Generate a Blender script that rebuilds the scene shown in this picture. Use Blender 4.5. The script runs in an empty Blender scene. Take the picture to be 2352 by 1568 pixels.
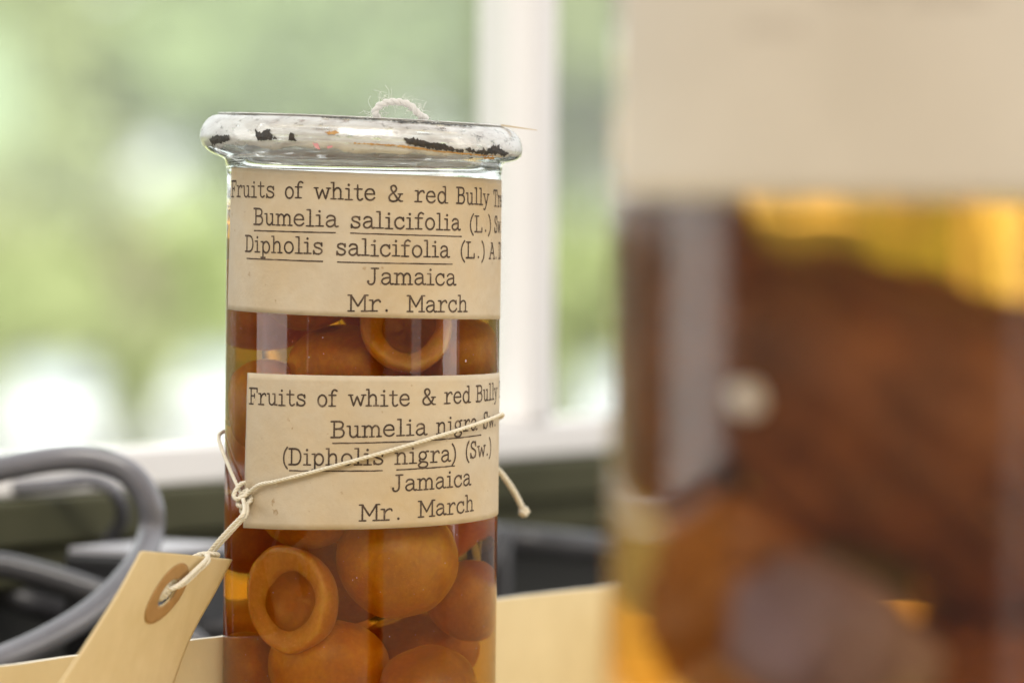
import bpy, bmesh, math, random
import numpy as np
from mathutils import Vector, Matrix, Euler
sc = bpy.context.scene
COL = sc.collection
R_ = math.radians
PI = math.pi

# ------------------------------------------------------------------ camera, world, lamps, exposure
cam_d = bpy.data.cameras.new("camera")
cam = bpy.data.objects.new("camera", cam_d)
COL.objects.link(cam)
sc.camera = cam
CAM = Vector((0.0273, -1.0, 0.140))
_p = math.atan(0.031326)
_f = Vector((0, math.cos(_p), -math.sin(_p)))
_r0 = Vector((1, 0, 0)); _u0 = _r0.cross(_f)
_rho = R_(0.6)
_r = math.cos(_rho) * _r0 + math.sin(_rho) * _u0
_u = -math.sin(_rho) * _r0 + math.cos(_rho) * _u0
cam.matrix_world = Matrix(((_r.x, _u.x, -_f.x, CAM.x), (_r.y, _u.y, -_f.y, CAM.y), (_r.z, _u.z, -_f.z, CAM.z), (0, 0, 0, 1)))
cam_d.sensor_width = 36.0
cam_d.lens = 36.0 / 0.187
cam_d.clip_start = 0.02
cam_d.clip_end = 1000
cam_d.dof.use_dof = True
cam_d.dof.focus_distance = 0.981
cam_d.dof.aperture_fstop = 12.6
cam_d.dof.aperture_blades = 0

world = bpy.data.worlds.new("World")
sc.world = world
world.use_nodes = True
wn = world.node_tree.nodes; wl = world.node_tree.links
wn.clear()
w_out = wn.new("ShaderNodeOutputWorld")
w_bg = wn.new("ShaderNodeBackground")
w_geo = wn.new("ShaderNodeTexCoord")
w_sep = wn.new("ShaderNodeSeparateXYZ")
w_ramp = wn.new("ShaderNodeMapRange")
w_mix = wn.new("ShaderNodeMixRGB")
wl.new(w_geo.outputs["Generated"], w_sep.inputs[0])
wl.new(w_sep.outputs["Y"], w_ramp.inputs["Value"])
w_ramp.inputs["From Min"].default_value = -0.25
w_ramp.inputs["From Max"].default_value = 0.45
w_mix.inputs[1].default_value = (0.27, 0.245, 0.225, 1)      # the dim room behind the camera
w_mix.inputs[2].default_value = (1.5, 1.52, 1.55, 1)      # the overcast sky beyond the window
wl.new(w_ramp.outputs[0], w_mix.inputs[0])
wl.new(w_mix.outputs[0], w_bg.inputs["Color"])
w_bg.inputs["Strength"].default_value = 1.0
wl.new(w_bg.outputs[0], w_out.inputs[0])


def area(name, loc, target, sx, sy, radiance, color=(1, 1, 1), spread=180):
    d = bpy.data.lights.new(name, "AREA")
    d.shape = "RECTANGLE"; d.size = sx; d.size_y = sy
    d.energy = radiance * PI * sx * sy
    d.color = color
    d.spread = R_(spread)
    o = bpy.data.objects.new(name, d)
    COL.objects.link(o)
    o.location = loc
    o.rotation_euler = (Vector(target) - Vector(loc)).to_track_quat("-Z", "Y").to_euler()
    return o


area("side_window_light", (-2.0, -0.3, 0.45), (0, 0, 0.08), 1.25, 1.7, 2.7, (1.0, 0.93, 0.90))
area("room_window_light", (1.45, -1.35, 0.55), (0, 0, 0.08), 0.30, 1.7, 0.9, (1.0, 0.94, 0.86))
area("room_window_light", (2.0, -0.35, 0.5), (0, 0, 0.08), 0.55, 1.7, 3.3, (1.0, 0.94, 0.86))
area("ceiling_light", (0.3, -1.9, 2.3), (0, 0, 0.08), 1.6, 1.2, 11.0, (1.0, 0.93, 0.83))  # soft fill added above and behind the camera to brighten the front
area("open_sky_light", (-6, 14, 26), (-1, 94, 2), 30, 22, 68.0, (1.0, 1.0, 0.96), 100)

vs = sc.view_settings
vs.view_transform = "Standard"
vs.look = "None"
vs.exposure = 0.2
vs.gamma = 1.0
vs.use_curve_mapping = False
cy = sc.cycles
cy.use_denoising = True
try:
    cy.denoiser = "OPENIMAGEDENOISE"
    cy.denoising_input_passes = "RGB_ALBEDO_NORMAL"
    cy.denoising_prefilter = "ACCURATE"
except Exception:
    pass
cy.max_bounces = 20
cy.transmission_bounces = 18
cy.glossy_bounces = 8
cy.diffuse_bounces = 4
cy.transparent_max_bounces = 16
cy.caustics_reflective = True
cy.caustics_refractive = True
cy.blur_glossy = 0.3
cy.sample_clamp_indirect = 6.0


# ------------------------------------------------------------------ helpers
def pt(x, y, d):
    """point at depth d metres along the view, measured on a 2352-wide copy of the photograph"""
    k = 0.187 / 2352
    v = _f + _r * ((x - 1176) * k) + _u * ((784 - y) * k)
    return CAM + v * d


def link(o, parent=None):
    COL.objects.link(o)
    if parent is not None:
        o.parent = parent
    return o


def mesh_obj(name, verts, faces, mat, parent=None, smooth=True):
    me = bpy.data.meshes.new(name)
    me.from_pydata([tuple(v) for v in verts], [], faces)
    me.update()
    if smooth:
        me.polygons.foreach_set("use_smooth", [True] * len(me.polygons))
    if mat is not None:
        for m in (mat if isinstance(mat, (list, tuple)) else [mat]):
            me.materials.append(m)
    return link(bpy.data.objects.new(name, me), parent)


def bm_obj(name, bm, mat, parent=None, smooth=False):
    me = bpy.data.meshes.new(name)
    bm.to_mesh(me); bm.free()
    if smooth:
        me.polygons.foreach_set("use_smooth", [True] * len(me.polygons))
    for m in (mat if isinstance(mat, (list, tuple)) else [mat]):
        me.materials.append(m)
    return link(bpy.data.objects.new(name, me), parent)


def tag(o, label=None, cat=None, group=None, kind=None):
    if label: o["label"] = label
    if cat: o["category"] = cat
    if group: o["group"] = group
    if kind: o["kind"] = kind
    return o


def empty(name, loc, rz=0.0):
    o = bpy.data.objects.new(name, None)
    o.empty_display_size = 0.01
    COL.objects.link(o)
    o.location = loc
    o.rotation_euler = (0, 0, rz)
    return o


def lathe(profile, n=96, close_top=False):
    """(r,z) profile -> verts, faces; r==0 ends become poles"""
    V = []; F = []; rings = []
    for r, z in profile:
        if r <= 1e-9:
            rings.append([len(V)]); V.append((0, 0, z))
        else:
            i0 = len(V)
            for k in range(n):
                a = 2 * PI * k / n
                V.append((r * math.cos(a), r * math.sin(a), z))
            rings.append(list(range(i0, i0 + n)))
    for a, b in zip(rings[:-1], rings[1:]):
        for k in range(n):
            k2 = (k + 1) % n
            if len(a) == 1 and len(b) == 1:
                continue
            if len(a) == 1:
                F.append((a[0], b[k2], b[k]))
            elif len(b) == 1:
                F.append((a[k], a[k2], b[0]))
            else:
                F.append((a[k], a[k2], b[k2], b[k]))
    return V, F


def catmull(P, sub=8, closed=False):
    P = [Vector(p) for p in P]
    n = len(P); out = []
    rng = range(n) if closed else range(n - 1)
    for i in rng:
        if closed:
            p0, p1, p2, p3 = P[(i - 1) % n], P[i], P[(i + 1) % n], P[(i + 2) % n]
        else:
            p1, p2 = P[i], P[i + 1]
            p0 = P[i - 1] if i > 0 else p1 * 2 - p2
            p3 = P[i + 2] if i + 2 < n else p2 * 2 - p1
        for s in range(sub):
            t = s / sub
            out.append(0.5 * ((2 * p1) + (p2 - p0) * t + (2 * p0 - 5 * p1 + 4 * p2 - p3) * t * t + (3 * p1 - p0 - 3 * p2 + p3) * t ** 3))
    if not closed:
        out.append(P[-1].copy())
    return out


def frames(P):
    T = []
    for i in range(len(P)):
        a = P[max(i - 1, 0)]; b = P[min(i + 1, len(P) - 1)]
        d = b - a
        T.append(d.normalized() if d.length > 1e-12 else Vector((0, 0, 1)))
    ref = Vector((0, 0, 1)) if abs(T[0].z) < 0.9 else Vector((1, 0, 0))
    N = [(ref - T[0] * ref.dot(T[0])).normalized()]
    for i in range(1, len(P)):
        v = N[-1] - T[i] * N[-1].dot(T[i])
        N.append(v.normalized() if v.length > 1e-9 else N[-1])
    return T, N


def tube(P, r, seg=12, V=None, F=None):
    """tube along points P (radius number or list), appended to V,F"""
    V = [] if V is None else V
    F = [] if F is None else F
    T, N = frames(P)
    base = len(V); n = len(P)
    for i in range(n):
        ri = r[i] if isinstance(r, (list, tuple)) else r
        B = T[i].cross(N[i])
        for k in range(seg):
            a = 2 * PI * k / seg
            V.append(P[i] + (N[i] * math.cos(a) + B * math.sin(a)) * ri)
    for i in range(n - 1):
        for k in range(seg):
            k2 = (k + 1) % seg
            F.append((base + i * seg + k, base + i * seg + k2, base + (i + 1) * seg + k2, base + (i + 1) * seg + k))
    F.append(tuple(base + k for k in reversed(range(seg))))
    F.append(tuple(base + (n - 1) * seg + k for k in range(seg)))
    return V, F


def resample(P, step):
    out = [P[0].copy()]; acc = 0.0
    for a, b in zip(P[:-1], P[1:]):
        L = (b - a).length
        if L < 1e-12:
            continue
        d = step - acc
        while d <= L:
            out.append(a.lerp(b, d / L)); d += step
        acc = (acc + L) % step
    out.append(P[-1].copy())
    return out


def twine(P, r, pitch, plies=3, V=None, F=None, rnd=None, fuzz=0, fl=0.002):
    """twisted string: helical plies round a path, with stray fibres"""
    P = resample(P, pitch / 9.0)
    T, N = frames(P)
    V = [] if V is None else V
    F = [] if F is None else F
    s = 0.0; ang = []
    for i in range(len(P)):
        if i: s += (P[i] - P[i - 1]).length
        ang.append(2 * PI * s / pitch)
    off = r * 0.42
    for k in range(plies):
        Q = []
        for i in range(len(P)):
            a = ang[i] + 2 * PI * k / plies
            B = T[i].cross(N[i])
            Q.append(P[i] + (N[i] * math.cos(a) + B * math.sin(a)) * off)
        tube(Q, r * 0.58, 8, V, F)
    for _ in range(fuzz):
        i = rnd.randrange(len(P))
        d = Vector((rnd.gauss(0, 1), rnd.gauss(0, 1), rnd.gauss(0, 1))).normalized()
        d2 = Vector((rnd.gauss(0, 1), rnd.gauss(0, 1), rnd.gauss(0, 1))).normalized()
        L = fl * rnd.uniform(0.4, 1.3)
        p0 = P[i] + d * r * 0.7
        p1 = p0 + (d + T[i] * rnd.uniform(-1, 1)) * L * 0.5
        tube(catmull([p0, p1, p1 + d2 * L * 0.5], 4), 0.000022, 4, V, F)
    return V, F


# ------------------------------------------------------------------ materials
def new_mat(name):
    m = bpy.data.materials.new(name)
    m.use_nodes = True
    nt = m.node_tree
    nt.nodes.clear()
    out = nt.nodes.new("ShaderNodeOutputMaterial")
    return m, nt, out


def noise(nt, scale, detail=4, rough=0.55, coord="Object", vec=None, stretch=None):
    tc = nt.nodes.new("ShaderNodeTexCoord")
    n = nt.nodes.new("ShaderNodeTexNoise")
    n.inputs["Scale"].default_value = scale
    n.inputs["Detail"].default_value = detail
    n.inputs["Roughness"].default_value = rough
    src = tc.outputs[coord]
    if stretch:
        mp = nt.nodes.new("ShaderNodeMapping")
        mp.inputs["Scale"].default_value = stretch
        nt.links.new(src, mp.inputs[0]); src = mp.outputs[0]
    nt.links.new(src, n.inputs["Vector"])
    return n.outputs["Fac"]


def ramp(nt, fac, stops):
    r = nt.nodes.new("ShaderNodeValToRGB")
    e = r.color_ramp.elements
    while len(e) < len(stops):
        e.new(0.5)
    for el, (p, c) in zip(e, stops):
        el.position = p
        el.color = (c[0], c[1], c[2], 1)
    nt.links.new(fac, r.inputs[0])
    return r.outputs[0]


def bump(nt, h, strength, dist):
    b = nt.nodes.new("ShaderNodeBump")
    b.inputs["Strength"].default_value = strength
    b.inputs["Distance"].default_value = dist
    nt.links.new(h, b.inputs["Height"])
    return b.outputs[0]


def pbr(name, stops, scale=40, rough=0.6, metal=0.0, spec=0.5, bmp=None, stretch=None, sss=0, sss_r=None, sheen=0, sheen_tint=(1, 1, 1), detail=4, coat=0.0, transl=0.0, transl_col=None):
    m, nt, out = new_mat(name)
    p = nt.nodes.new("ShaderNodeBsdfPrincipled")
    col = ramp(nt, noise(nt, scale, detail, stretch=stretch), stops)
    nt.links.new(col, p.inputs["Base Color"])
    p.inputs["Roughness"].default_value = rough
    p.inputs["Metallic"].default_value = metal
    p.inputs["Specular IOR Level"].default_value = spec
    if coat:
        p.inputs["Coat Weight"].default_value = coat
        p.inputs["Coat Roughness"].default_value = 0.08
    if bmp:
        nt.links.new(bump(nt, noise(nt, bmp[0], 5), bmp[1], bmp[2]), p.inputs["Normal"])
    if sss:
        p.inputs["Subsurface Weight"].default_value = sss
        p.inputs["Subsurface Radius"].default_value = sss_r
        p.inputs["Subsurface Scale"].default_value = 1.0
    if sheen:
        p.inputs["Sheen Weight"].default_value = sheen
        p.inputs["Sheen Tint"].default_value = (*sheen_tint, 1)
        p.inputs["Sheen Roughness"].default_value = 0.35
    sh = p.outputs[0]
    if transl:
        t = nt.nodes.new("ShaderNodeBsdfTranslucent")
        if transl_col:
            t.inputs[0].default_value = (*transl_col, 1)
        else:
            nt.links.new(col, t.inputs[0])
        mx = nt.nodes.new("ShaderNodeMixShader")
        mx.inputs[0].default_value = transl
        nt.links.new(sh, mx.inputs[1]); nt.links.new(t.outputs[0], mx.inputs[2])
        sh = mx.outputs[0]
    nt.links.new(sh, out.inputs[0])
    return m


def glass_mat(name, ior, col=(1, 1, 1), rough=0.0, absorb=None, density=0.0, wav=None):
    m, nt, out = new_mat(name)
    g = nt.nodes.new("ShaderNodeBsdfGlass")
    g.inputs["Color"].default_value = (*col, 1)
    g.inputs["IOR"].default_value = ior
    g.inputs["Roughness"].default_value = rough
    if wav:
        nt.links.new(bump(nt, noise(nt, wav[0], 2, stretch=wav[3] if len(wav) > 3 else None), wav[1], wav[2]), g.inputs["Normal"])
    nt.links.new(g.outputs[0], out.inputs["Surface"])
    if absorb:
        v = nt.nodes.new("ShaderNodeVolumeAbsorption")
        v.inputs["Color"].default_value = (*absorb, 1)
        v.inputs["Density"].default_value = density
        nt.links.new(v.outputs[0], out.inputs["Volume"])
    return m


M = {}
M["glass"] = glass_mat("clear_glass", 1.5, (0.985, 0.995, 0.99), 0.0, wav=(60, 0.06, 0.002, (1, 1, 0.15)))
M["glass_big"] = glass_mat("clear_glass_thick", 1.5, (0.985, 0.995, 0.985), 0.0, wav=(30, 0.10, 0.003, (1, 1, 0.2)))
M["liquid"] = glass_mat("brown_spirit", 0.907, (1, 1, 1), 0.0, absorb=(0.93, 0.73, 0.03), density=105.0)
M["liquid_big"] = glass_mat("amber_spirit", 0.907, (1, 1, 1), 0.0, absorb=(0.999, 0.73, 0.01), density=42.0)
def paper_material():
    """old label paper: fibrous cream, broad yellowing, small brown foxing specks"""
    m, nt, out = new_mat("label_paper")
    p = nt.nodes.new("ShaderNodeBsdfPrincipled")
    base = ramp(nt, noise(nt, 170, 8), [(0.30, (0.68, 0.585, 0.44)), (0.55, (0.73, 0.64, 0.495)), (0.75, (0.77, 0.69, 0.55))])
    stain = ramp(nt, noise(nt, 42, 5, 0.6), [(0.42, (1, 1, 1)), (0.70, (0.90, 0.80, 0.62))])
    fox = ramp(nt, noise(nt, 620, 3, 0.5), [(0.70, (1, 1, 1)), (0.80, (0.66, 0.52, 0.36))])
    a = nt.nodes.new("ShaderNodeMixRGB"); a.blend_type = "MULTIPLY"; a.inputs[0].default_value = 1
    b = nt.nodes.new("ShaderNodeMixRGB"); b.blend_type = "MULTIPLY"; b.inputs[0].default_value = 1
    nt.links.new(base, a.inputs[1]); nt.links.new(stain, a.inputs[2])
    nt.links.new(a.outputs[0], b.inputs[1]); nt.links.new(fox, b.inputs[2])
    nt.links.new(b.outputs[0], p.inputs["Base Color"])
    p.inputs["Roughness"].default_value = 0.7
    nt.links.new(bump(nt, noise(nt, 1500, 6), 0.25, 0.0003), p.inputs["Normal"])
    t = nt.nodes.new("ShaderNodeBsdfTranslucent")
    nt.links.new(b.outputs[0], t.inputs[0])
    mx = nt.nodes.new("ShaderNodeMixShader"); mx.inputs[0].default_value = 0.32
    nt.links.new(p.outputs[0], mx.inputs[1]); nt.links.new(t.outputs[0], mx.inputs[2])
    nt.links.new(mx.outputs[0], out.inputs[0])
    return m


M["paper"] = paper_material()
M["paper_big"] = pbr("label_paper_large", [(0.3, (0.62, 0.56, 0.47)), (0.7, (0.70, 0.64, 0.55))], 40, 0.7, transl=0.18)
M["ink"] = pbr("typewriter_ink", [(0.35, (0.050, 0.034, 0.026)), (0.60, (0.10, 0.07, 0.05)), (0.72, (0.20, 0.15, 0.11))], 480, 0.8, spec=0.2)
M["ink_faint"] = pbr("faded_ink", [(0.3, (0.46, 0.41, 0.34)), (0.7, (0.54, 0.48, 0.41))], 200, 0.8, spec=0.2)
M["manila"] = pbr("manila_card", [(0.3, (0.71, 0.60, 0.37)), (0.7, (0.79, 0.68, 0.45))], 220, 0.7, bmp=(1500, 0.2, 0.0003), transl=0.35, transl_col=(0.80, 0.62, 0.28), detail=6)
M["ring"] = pbr("brown_reinforcing_ring", [(0.3, (0.40, 0.22, 0.07)), (0.7, (0.46, 0.26, 0.09))], 300, 0.65, transl=0.2)
M["twine"] = pbr("cream_twine", [(0.3, (0.74, 0.68, 0.54)), (0.7, (0.84, 0.79, 0.67))], 700, 0.85, transl=0.2)
M["white_twine"] = pbr("white_cotton", [(0.3, (0.86, 0.84, 0.81)), (0.7, (0.92, 0.91, 0.89))], 700, 0.85, transl=0.5)
M["tar"] = pbr("black_sealing_tar", [(0.35, (0.012, 0.010, 0.008)), (0.62, (0.035, 0.024, 0.015)), (0.8, (0.09, 0.05, 0.025))], 900, 0.5, bmp=(1500, 0.5, 0.0005))
M["rust"] = pbr("rusty_streak", [(0.3, (0.30, 0.14, 0.03)), (0.7, (0.55, 0.33, 0.12))], 700, 0.6)
M["pink"] = pbr("pink_mark", [(0.3, (0.75, 0.30, 0.38)), (0.7, (0.80, 0.42, 0.48))], 700, 0.6)
M["white_metal"] = pbr("white_window_paint", [(0.3, (0.84, 0.82, 0.81)), (0.7, (0.89, 0.87, 0.86))], 12, 0.35)
M["olive"] = pbr("dark_olive_paint", [(0.3, (0.052, 0.052, 0.026)), (0.7, (0.085, 0.082, 0.044))], 20, 0.75, spec=0.2)
M["black_wall"] = pbr("dark_wall", [(0.3, (0.010, 0.010, 0.008)), (0.7, (0.022, 0.021, 0.016))], 8, 0.8)
M["black_plastic"] = pbr("black_plastic", [(0.3, (0.014, 0.014, 0.015)), (0.7, (0.025, 0.025, 0.027))], 60, 0.45)
M["grey_plastic"] = pbr("pale_grey_plastic", [(0.3, (0.42, 0.42, 0.46)), (0.7, (0.50, 0.50, 0.54))], 30, 0.4)
M["grey_cable"] = pbr("grey_cable_sheath", [(0.3, (0.16, 0.16, 0.18)), (0.7, (0.20, 0.20, 0.225))], 90, 0.18)
M["mid_cable"] = pbr("mid_grey_cable_sheath", [(0.3, (0.08, 0.08, 0.09)), (0.7, (0.11, 0.11, 0.12))], 90, 0.2)
M["dark_cable"] = pbr("dark_cable_sheath", [(0.3, (0.035, 0.035, 0.04)), (0.7, (0.06, 0.06, 0.066))], 90, 0.4)
M["table"] = pbr("dark_table_top", [(0.3, (0.03, 0.027, 0.022)), (0.7, (0.05, 0.045, 0.036))], 10, 0.5)
M["card"] = pbr("cream_box_card", [(0.3, (0.66, 0.54, 0.31)), (0.7, (0.73, 0.61, 0.37))], 60, 0.75, bmp=(700, 0.15, 0.0003), detail=6)
M["card_edge"] = pbr("pale_cut_card", [(0.3, (0.72, 0.67, 0.56)), (0.7, (0.80, 0.76, 0.66))], 500, 0.85)


def seal_material():
    m, nt, out = new_mat("silvery_white_seal_paint")
    p = nt.nodes.new("ShaderNodeBsdfPrincipled")
    c = ramp(nt, noise(nt, 240, 8, stretch=(1, 1, 3)), [(0.30, (0.50, 0.47, 0.45)), (0.45, (0.66, 0.65, 0.63)), (0.7, (0.80, 0.81, 0.79))])
    nt.links.new(c, p.inputs["Base Color"])
    p.inputs["Roughness"].default_value = 0.28
    p.inputs["Metallic"].default_value = 0.15
    p.inputs["Coat Weight"].default_value = 0.5
    p.inputs["Coat Roughness"].default_value = 0.05
    nt.links.new(bump(nt, noise(nt, 420, 4, stretch=(1, 1, 2)), 0.35, 0.0006), p.inputs["Normal"])
    t = nt.nodes.new("ShaderNodeBsdfTranslucent")
    nt.links.new(c, t.inputs[0])
    mx = nt.nodes.new("ShaderNodeMixShader"); mx.inputs[0].default_value = 0.22
    nt.links.new(p.outputs[0], mx.inputs[1]); nt.links.new(t.outputs[0], mx.inputs[2])
    tr = nt.nodes.new("ShaderNodeBsdfTransparent")
    hole = ramp(nt, noise(nt, 330, 5, 0.6, stretch=(1, 1, 2.2)), [(0.31, (0.80, 0.80, 0.80)), (0.44, (0.10, 0.10, 0.10))])
    wx = nt.nodes.new("ShaderNodeMixShader")
    nt.links.new(hole, wx.inputs[0])
    nt.links.new(mx.outputs[0], wx.inputs[1]); nt.links.new(tr.outputs[0], wx.inputs[2])
    nt.links.new(wx.outputs[0], out.inputs[0])
    return m


M["seal"] = seal_material()


def fruit_material(name, a, b, c, tint):
    """mottled skin: broad blotches, fine grain, pale dusty specks"""
    m, nt, out = new_mat(name)
    p = nt.nodes.new("ShaderNodeBsdfPrincipled")
    broad = noise(nt, 1.7, 4, 0.6)
    fine = noise(nt, 11, 8, 0.65)
    mth = nt.nodes.new("ShaderNodeMath"); mth.operation = "MULTIPLY_ADD"
    mth.inputs[1].default_value = 0.45
    nt.links.new(fine, mth.inputs[0])
    m2 = nt.nodes.new("ShaderNodeMath"); m2.operation = "MULTIPLY"; m2.inputs[1].default_value = 0.60
    nt.links.new(broad, m2.inputs[0]); nt.links.new(m2.outputs[0], mth.inputs[2])
    col = ramp(nt, mth.outputs[0], [(0.38, a), (0.53, b), (0.68, c)])
    vo = nt.nodes.new("ShaderNodeTexVoronoi"); vo.inputs["Scale"].default_value = 9.0
    tc = nt.nodes.new("ShaderNodeTexCoord"); nt.links.new(tc.outputs["Object"], vo.inputs["Vector"])
    sp = ramp(nt, vo.outputs["Distance"], [(0.05, (0.55, 0.55, 0.55)), (0.13, (0, 0, 0))])
    mx = nt.nodes.new("ShaderNodeMixRGB"); mx.inputs[2].default_value = (min(1, c[0] * 1.25), min(1, c[1] * 1.7), c[2] * 3 + 0.02, 1)
    nt.links.new(sp, mx.inputs[0]); nt.links.new(col, mx.inputs[1])
    nt.links.new(mx.outputs[0], p.inputs["Base Color"])
    p.inputs["Roughness"].default_value = 0.25
    p.inputs["Specular IOR Level"].default_value = 0.45
    p.inputs["Subsurface Weight"].default_value = 0.8
    p.inputs["Subsurface Radius"].default_value = (0.007, 0.0030, 0.0004)
    p.inputs["Subsurface Scale"].default_value = 1.0
    p.inputs["Sheen Weight"].default_value = 0.5
    p.inputs["Sheen Tint"].default_value = (*tint, 1)
    p.inputs["Sheen Roughness"].default_value = 0.3
    nt.links.new(bump(nt, fine, 0.3, 0.0005), p.inputs["Normal"])
    t = nt.nodes.new("ShaderNodeBsdfTranslucent")
    t.inputs[0].default_value = (0.95, 0.55, 0.03, 1)
    ms = nt.nodes.new("ShaderNodeMixShader"); ms.inputs[0].default_value = 0.36
    nt.links.new(p.outputs[0], ms.inputs[1]); nt.links.new(t.outputs[0], ms.inputs[2])
    nt.links.new(ms.outputs[0], out.inputs[0])
    return m


M["fruit_a"] = fruit_material("amber_fruit_skin", (0.44, 0.150, 0.003), (0.58, 0.235, 0.004), (0.70, 0.34, 0.008), (1.0, 0.72, 0.06))
M["fruit_b"] = fruit_material("russet_fruit_skin", (0.34, 0.100, 0.003), (0.46, 0.155, 0.004), (0.58, 0.24, 0.007), (1.0, 0.68, 0.06))
M["flesh"] = fruit_material("cut_fruit_flesh", (0.52, 0.21, 0.020), (0.66, 0.30, 0.035), (0.78, 0.41, 0.07), (1.0, 0.8, 0.4))
M["cavity"] = fruit_material("seed_hollow", (0.36, 0.12, 0.006), (0.48, 0.18, 0.009), (0.60, 0.25, 0.014), (1.0, 0.6, 0.15))
M["pale_husk"] = pbr("greyish_husk", [(0.3, (0.15, 0.085, 0.10)), (0.7, (0.24, 0.15, 0.165))], 70, 0.6, bmp=(160, 0.5, 0.003), detail=8)  # greyish pink of a reflection haze, put into the colour
M["tan_husk"] = pbr("orange_brown_husk", [(0.3, (0.20, 0.065, 0.015)), (0.7, (0.34, 0.13, 0.03))], 60, 0.6, bmp=(160, 0.5, 0.003), detail=8)
M["pale_seed"] = pbr("pale_seed", [(0.3, (0.90, 0.88, 0.90)), (0.7, (0.94, 0.92, 0.94))], 300, 0.5)  # near-white that paints a blurred glint
M["bark"] = pbr("dark_dried_husk", [(0.3, (0.08, 0.026, 0.013)), (0.5, (0.16, 0.055, 0.024)), (0.75, (0.28, 0.11, 0.045))], 55, 0.6, spec=0.3, bmp=(160, 0.6, 0.004), detail=8)


def leaf_material(name, a, b):
    m, nt, out = new_mat(name)
    d = nt.nodes.new("ShaderNodeBsdfDiffuse")
    t = nt.nodes.new("ShaderNodeBsdfTranslucent")
    c = ramp(nt, noise(nt, 0.35, 3), [(0.35, a), (0.65, b)])
    nt.links.new(c, d.inputs[0]); nt.links.new(c, t.inputs[0])
    mx = nt.nodes.new("ShaderNodeMixShader"); mx.inputs[0].default_value = 0.45
    nt.links.new(d.outputs[0], mx.inputs[1]); nt.links.new(t.outputs[0], mx.inputs[2])
    nt.links.new(mx.outputs[0], out.inputs[0])
    return m


M["leaf_green"] = leaf_material("green_leaves", (0.22, 0.255, 0.11), (0.31, 0.345, 0.155))
M["leaf_blue"] = leaf_material("blue_green_leaves", (0.19, 0.23, 0.11), (0.25, 0.30, 0.155))
M["leaf_yellow"] = leaf_material("yellow_green_leaves", (0.22, 0.25, 0.115), (0.30, 0.315, 0.165))
M["trunk"] = pbr("tree_bark", [(0.3, (0.08, 0.06, 0.045)), (0.7, (0.15, 0.12, 0.09))], 3, 0.9)
M["grass"] = pbr("mown_grass", [(0.3, (0.12, 0.13, 0.04)), (0.7, (0.17, 0.17, 0.06))], 0.15, 0.9)
M["asphalt"] = pbr("pale_car_park", [(0.3, (0.13, 0.13, 0.12)), (0.7, (0.18, 0.175, 0.165))], 0.6, 0.9)
M["car_white"] = pbr("white_car_paint", [(0.3, (0.20, 0.20, 0.203)), (0.7, (0.24, 0.24, 0.243))], 1, 0.65, spec=0.2)
M["car_glass"] = pbr("car_window", [(0.3, (0.16, 0.18, 0.20)), (0.7, (0.22, 0.24, 0.26))], 1, 0.55)
M["tyre"] = pbr("tyre_rubber", [(0.3, (0.03, 0.03, 0.03)), (0.7, (0.05, 0.05, 0.05))], 10, 0.8)
M["lamp_glass"] = pbr("headlamp_lens", [(0.3, (0.6, 0.6, 0.62)), (0.7, (0.7, 0.7, 0.72))], 10, 0.15)
M["render_white"] = pbr("white_rendered_wall", [(0.3, (0.20, 0.198, 0.195)), (0.7, (0.24, 0.237, 0.232))], 1, 0.8)
M["roof"] = pbr("grey_green_roof", [(0.3, (0.10, 0.13, 0.07)), (0.7, (0.15, 0.18, 0.10))], 1, 0.8)


def pane_material():
    m, nt, out = new_mat("window_pane_glass")
    t = nt.nodes.new("ShaderNodeBsdfTransparent")
    t.inputs[0].default_value = (0.97, 0.99, 0.975, 1)
    g = nt.nodes.new("ShaderNodeBsdfGlossy")
    g.inputs["Roughness"].default_value = 0.02
    fr = nt.nodes.new("ShaderNodeFresnel")
    geo = nt.nodes.new("ShaderNodeNewGeometry")
    io = nt.nodes.new("ShaderNodeMapRange")          # the same reflectance on both faces of the pane
    io.inputs["To Min"].default_value = 1.45; io.inputs["To Max"].default_value = 1 / 1.45
    nt.links.new(geo.outputs["Backfacing"], io.inputs["Value"])
    nt.links.new(io.outputs[0], fr.inputs[0])
    mx = nt.nodes.new("ShaderNodeMixShader")
    nt.links.new(fr.outputs[0], mx.inputs[0])
    nt.links.new(t.outputs[0], mx.inputs[1]); nt.links.new(g.outputs[0], mx.inputs[2])
    nt.links.new(mx.outputs[0], out.inputs[0])
    return m


M["pane"] = pane_material()


# ------------------------------------------------------------------ outdoors: ground, trees, shrubs, cars, house
GZ = -4.26


def sheet(name, x0, x1, y0, y1, z, mat, kind="structure"):
    o = mesh_obj(name, [(x0, y0, z), (x1, y0, z), (x1, y1, z), (x0, y1, z)], [(0, 1, 2, 3)], mat, smooth=False)
    tag(o, kind=kind)
    return o


sheet("ground", -400, 400, 2, 600, GZ, M["grass"])
sheet("car_park", -14, 14, 66, 86, GZ + 0.01, M["asphalt"])


def foliage_mesh(name, rnd, clumps, n_leaf, size, mat, parent):
    V = []; F = []
    tot = sum(c[3] ** 2 for c in clumps)
    for cx, cyy, cz, cr in clumps:
        k = max(10, int(n_leaf * cr * cr / tot))
        for _ in range(k):
            d = Vector((rnd.gauss(0, 1), rnd.gauss(0, 1), rnd.gauss(0, 1))).normalized()
            p = Vector((cx, cyy, cz)) + d * cr * (rnd.random() ** 0.4)
            a = Vector((rnd.gauss(0, 1), rnd.gauss(0, 1), rnd.gauss(0, 0.6))).normalized()
            b = a.orthogonal().normalized()
            s = size * rnd.uniform(0.5, 1.3)
            i = len(V)
            V += [p - a * s, p + b * s * 0.5, p + a * s, p - b * s * 0.5]
            F.append((i, i + 1, i + 2, i + 3))
    return mesh_obj(name, V, F, mat, parent, smooth=False)


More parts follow.
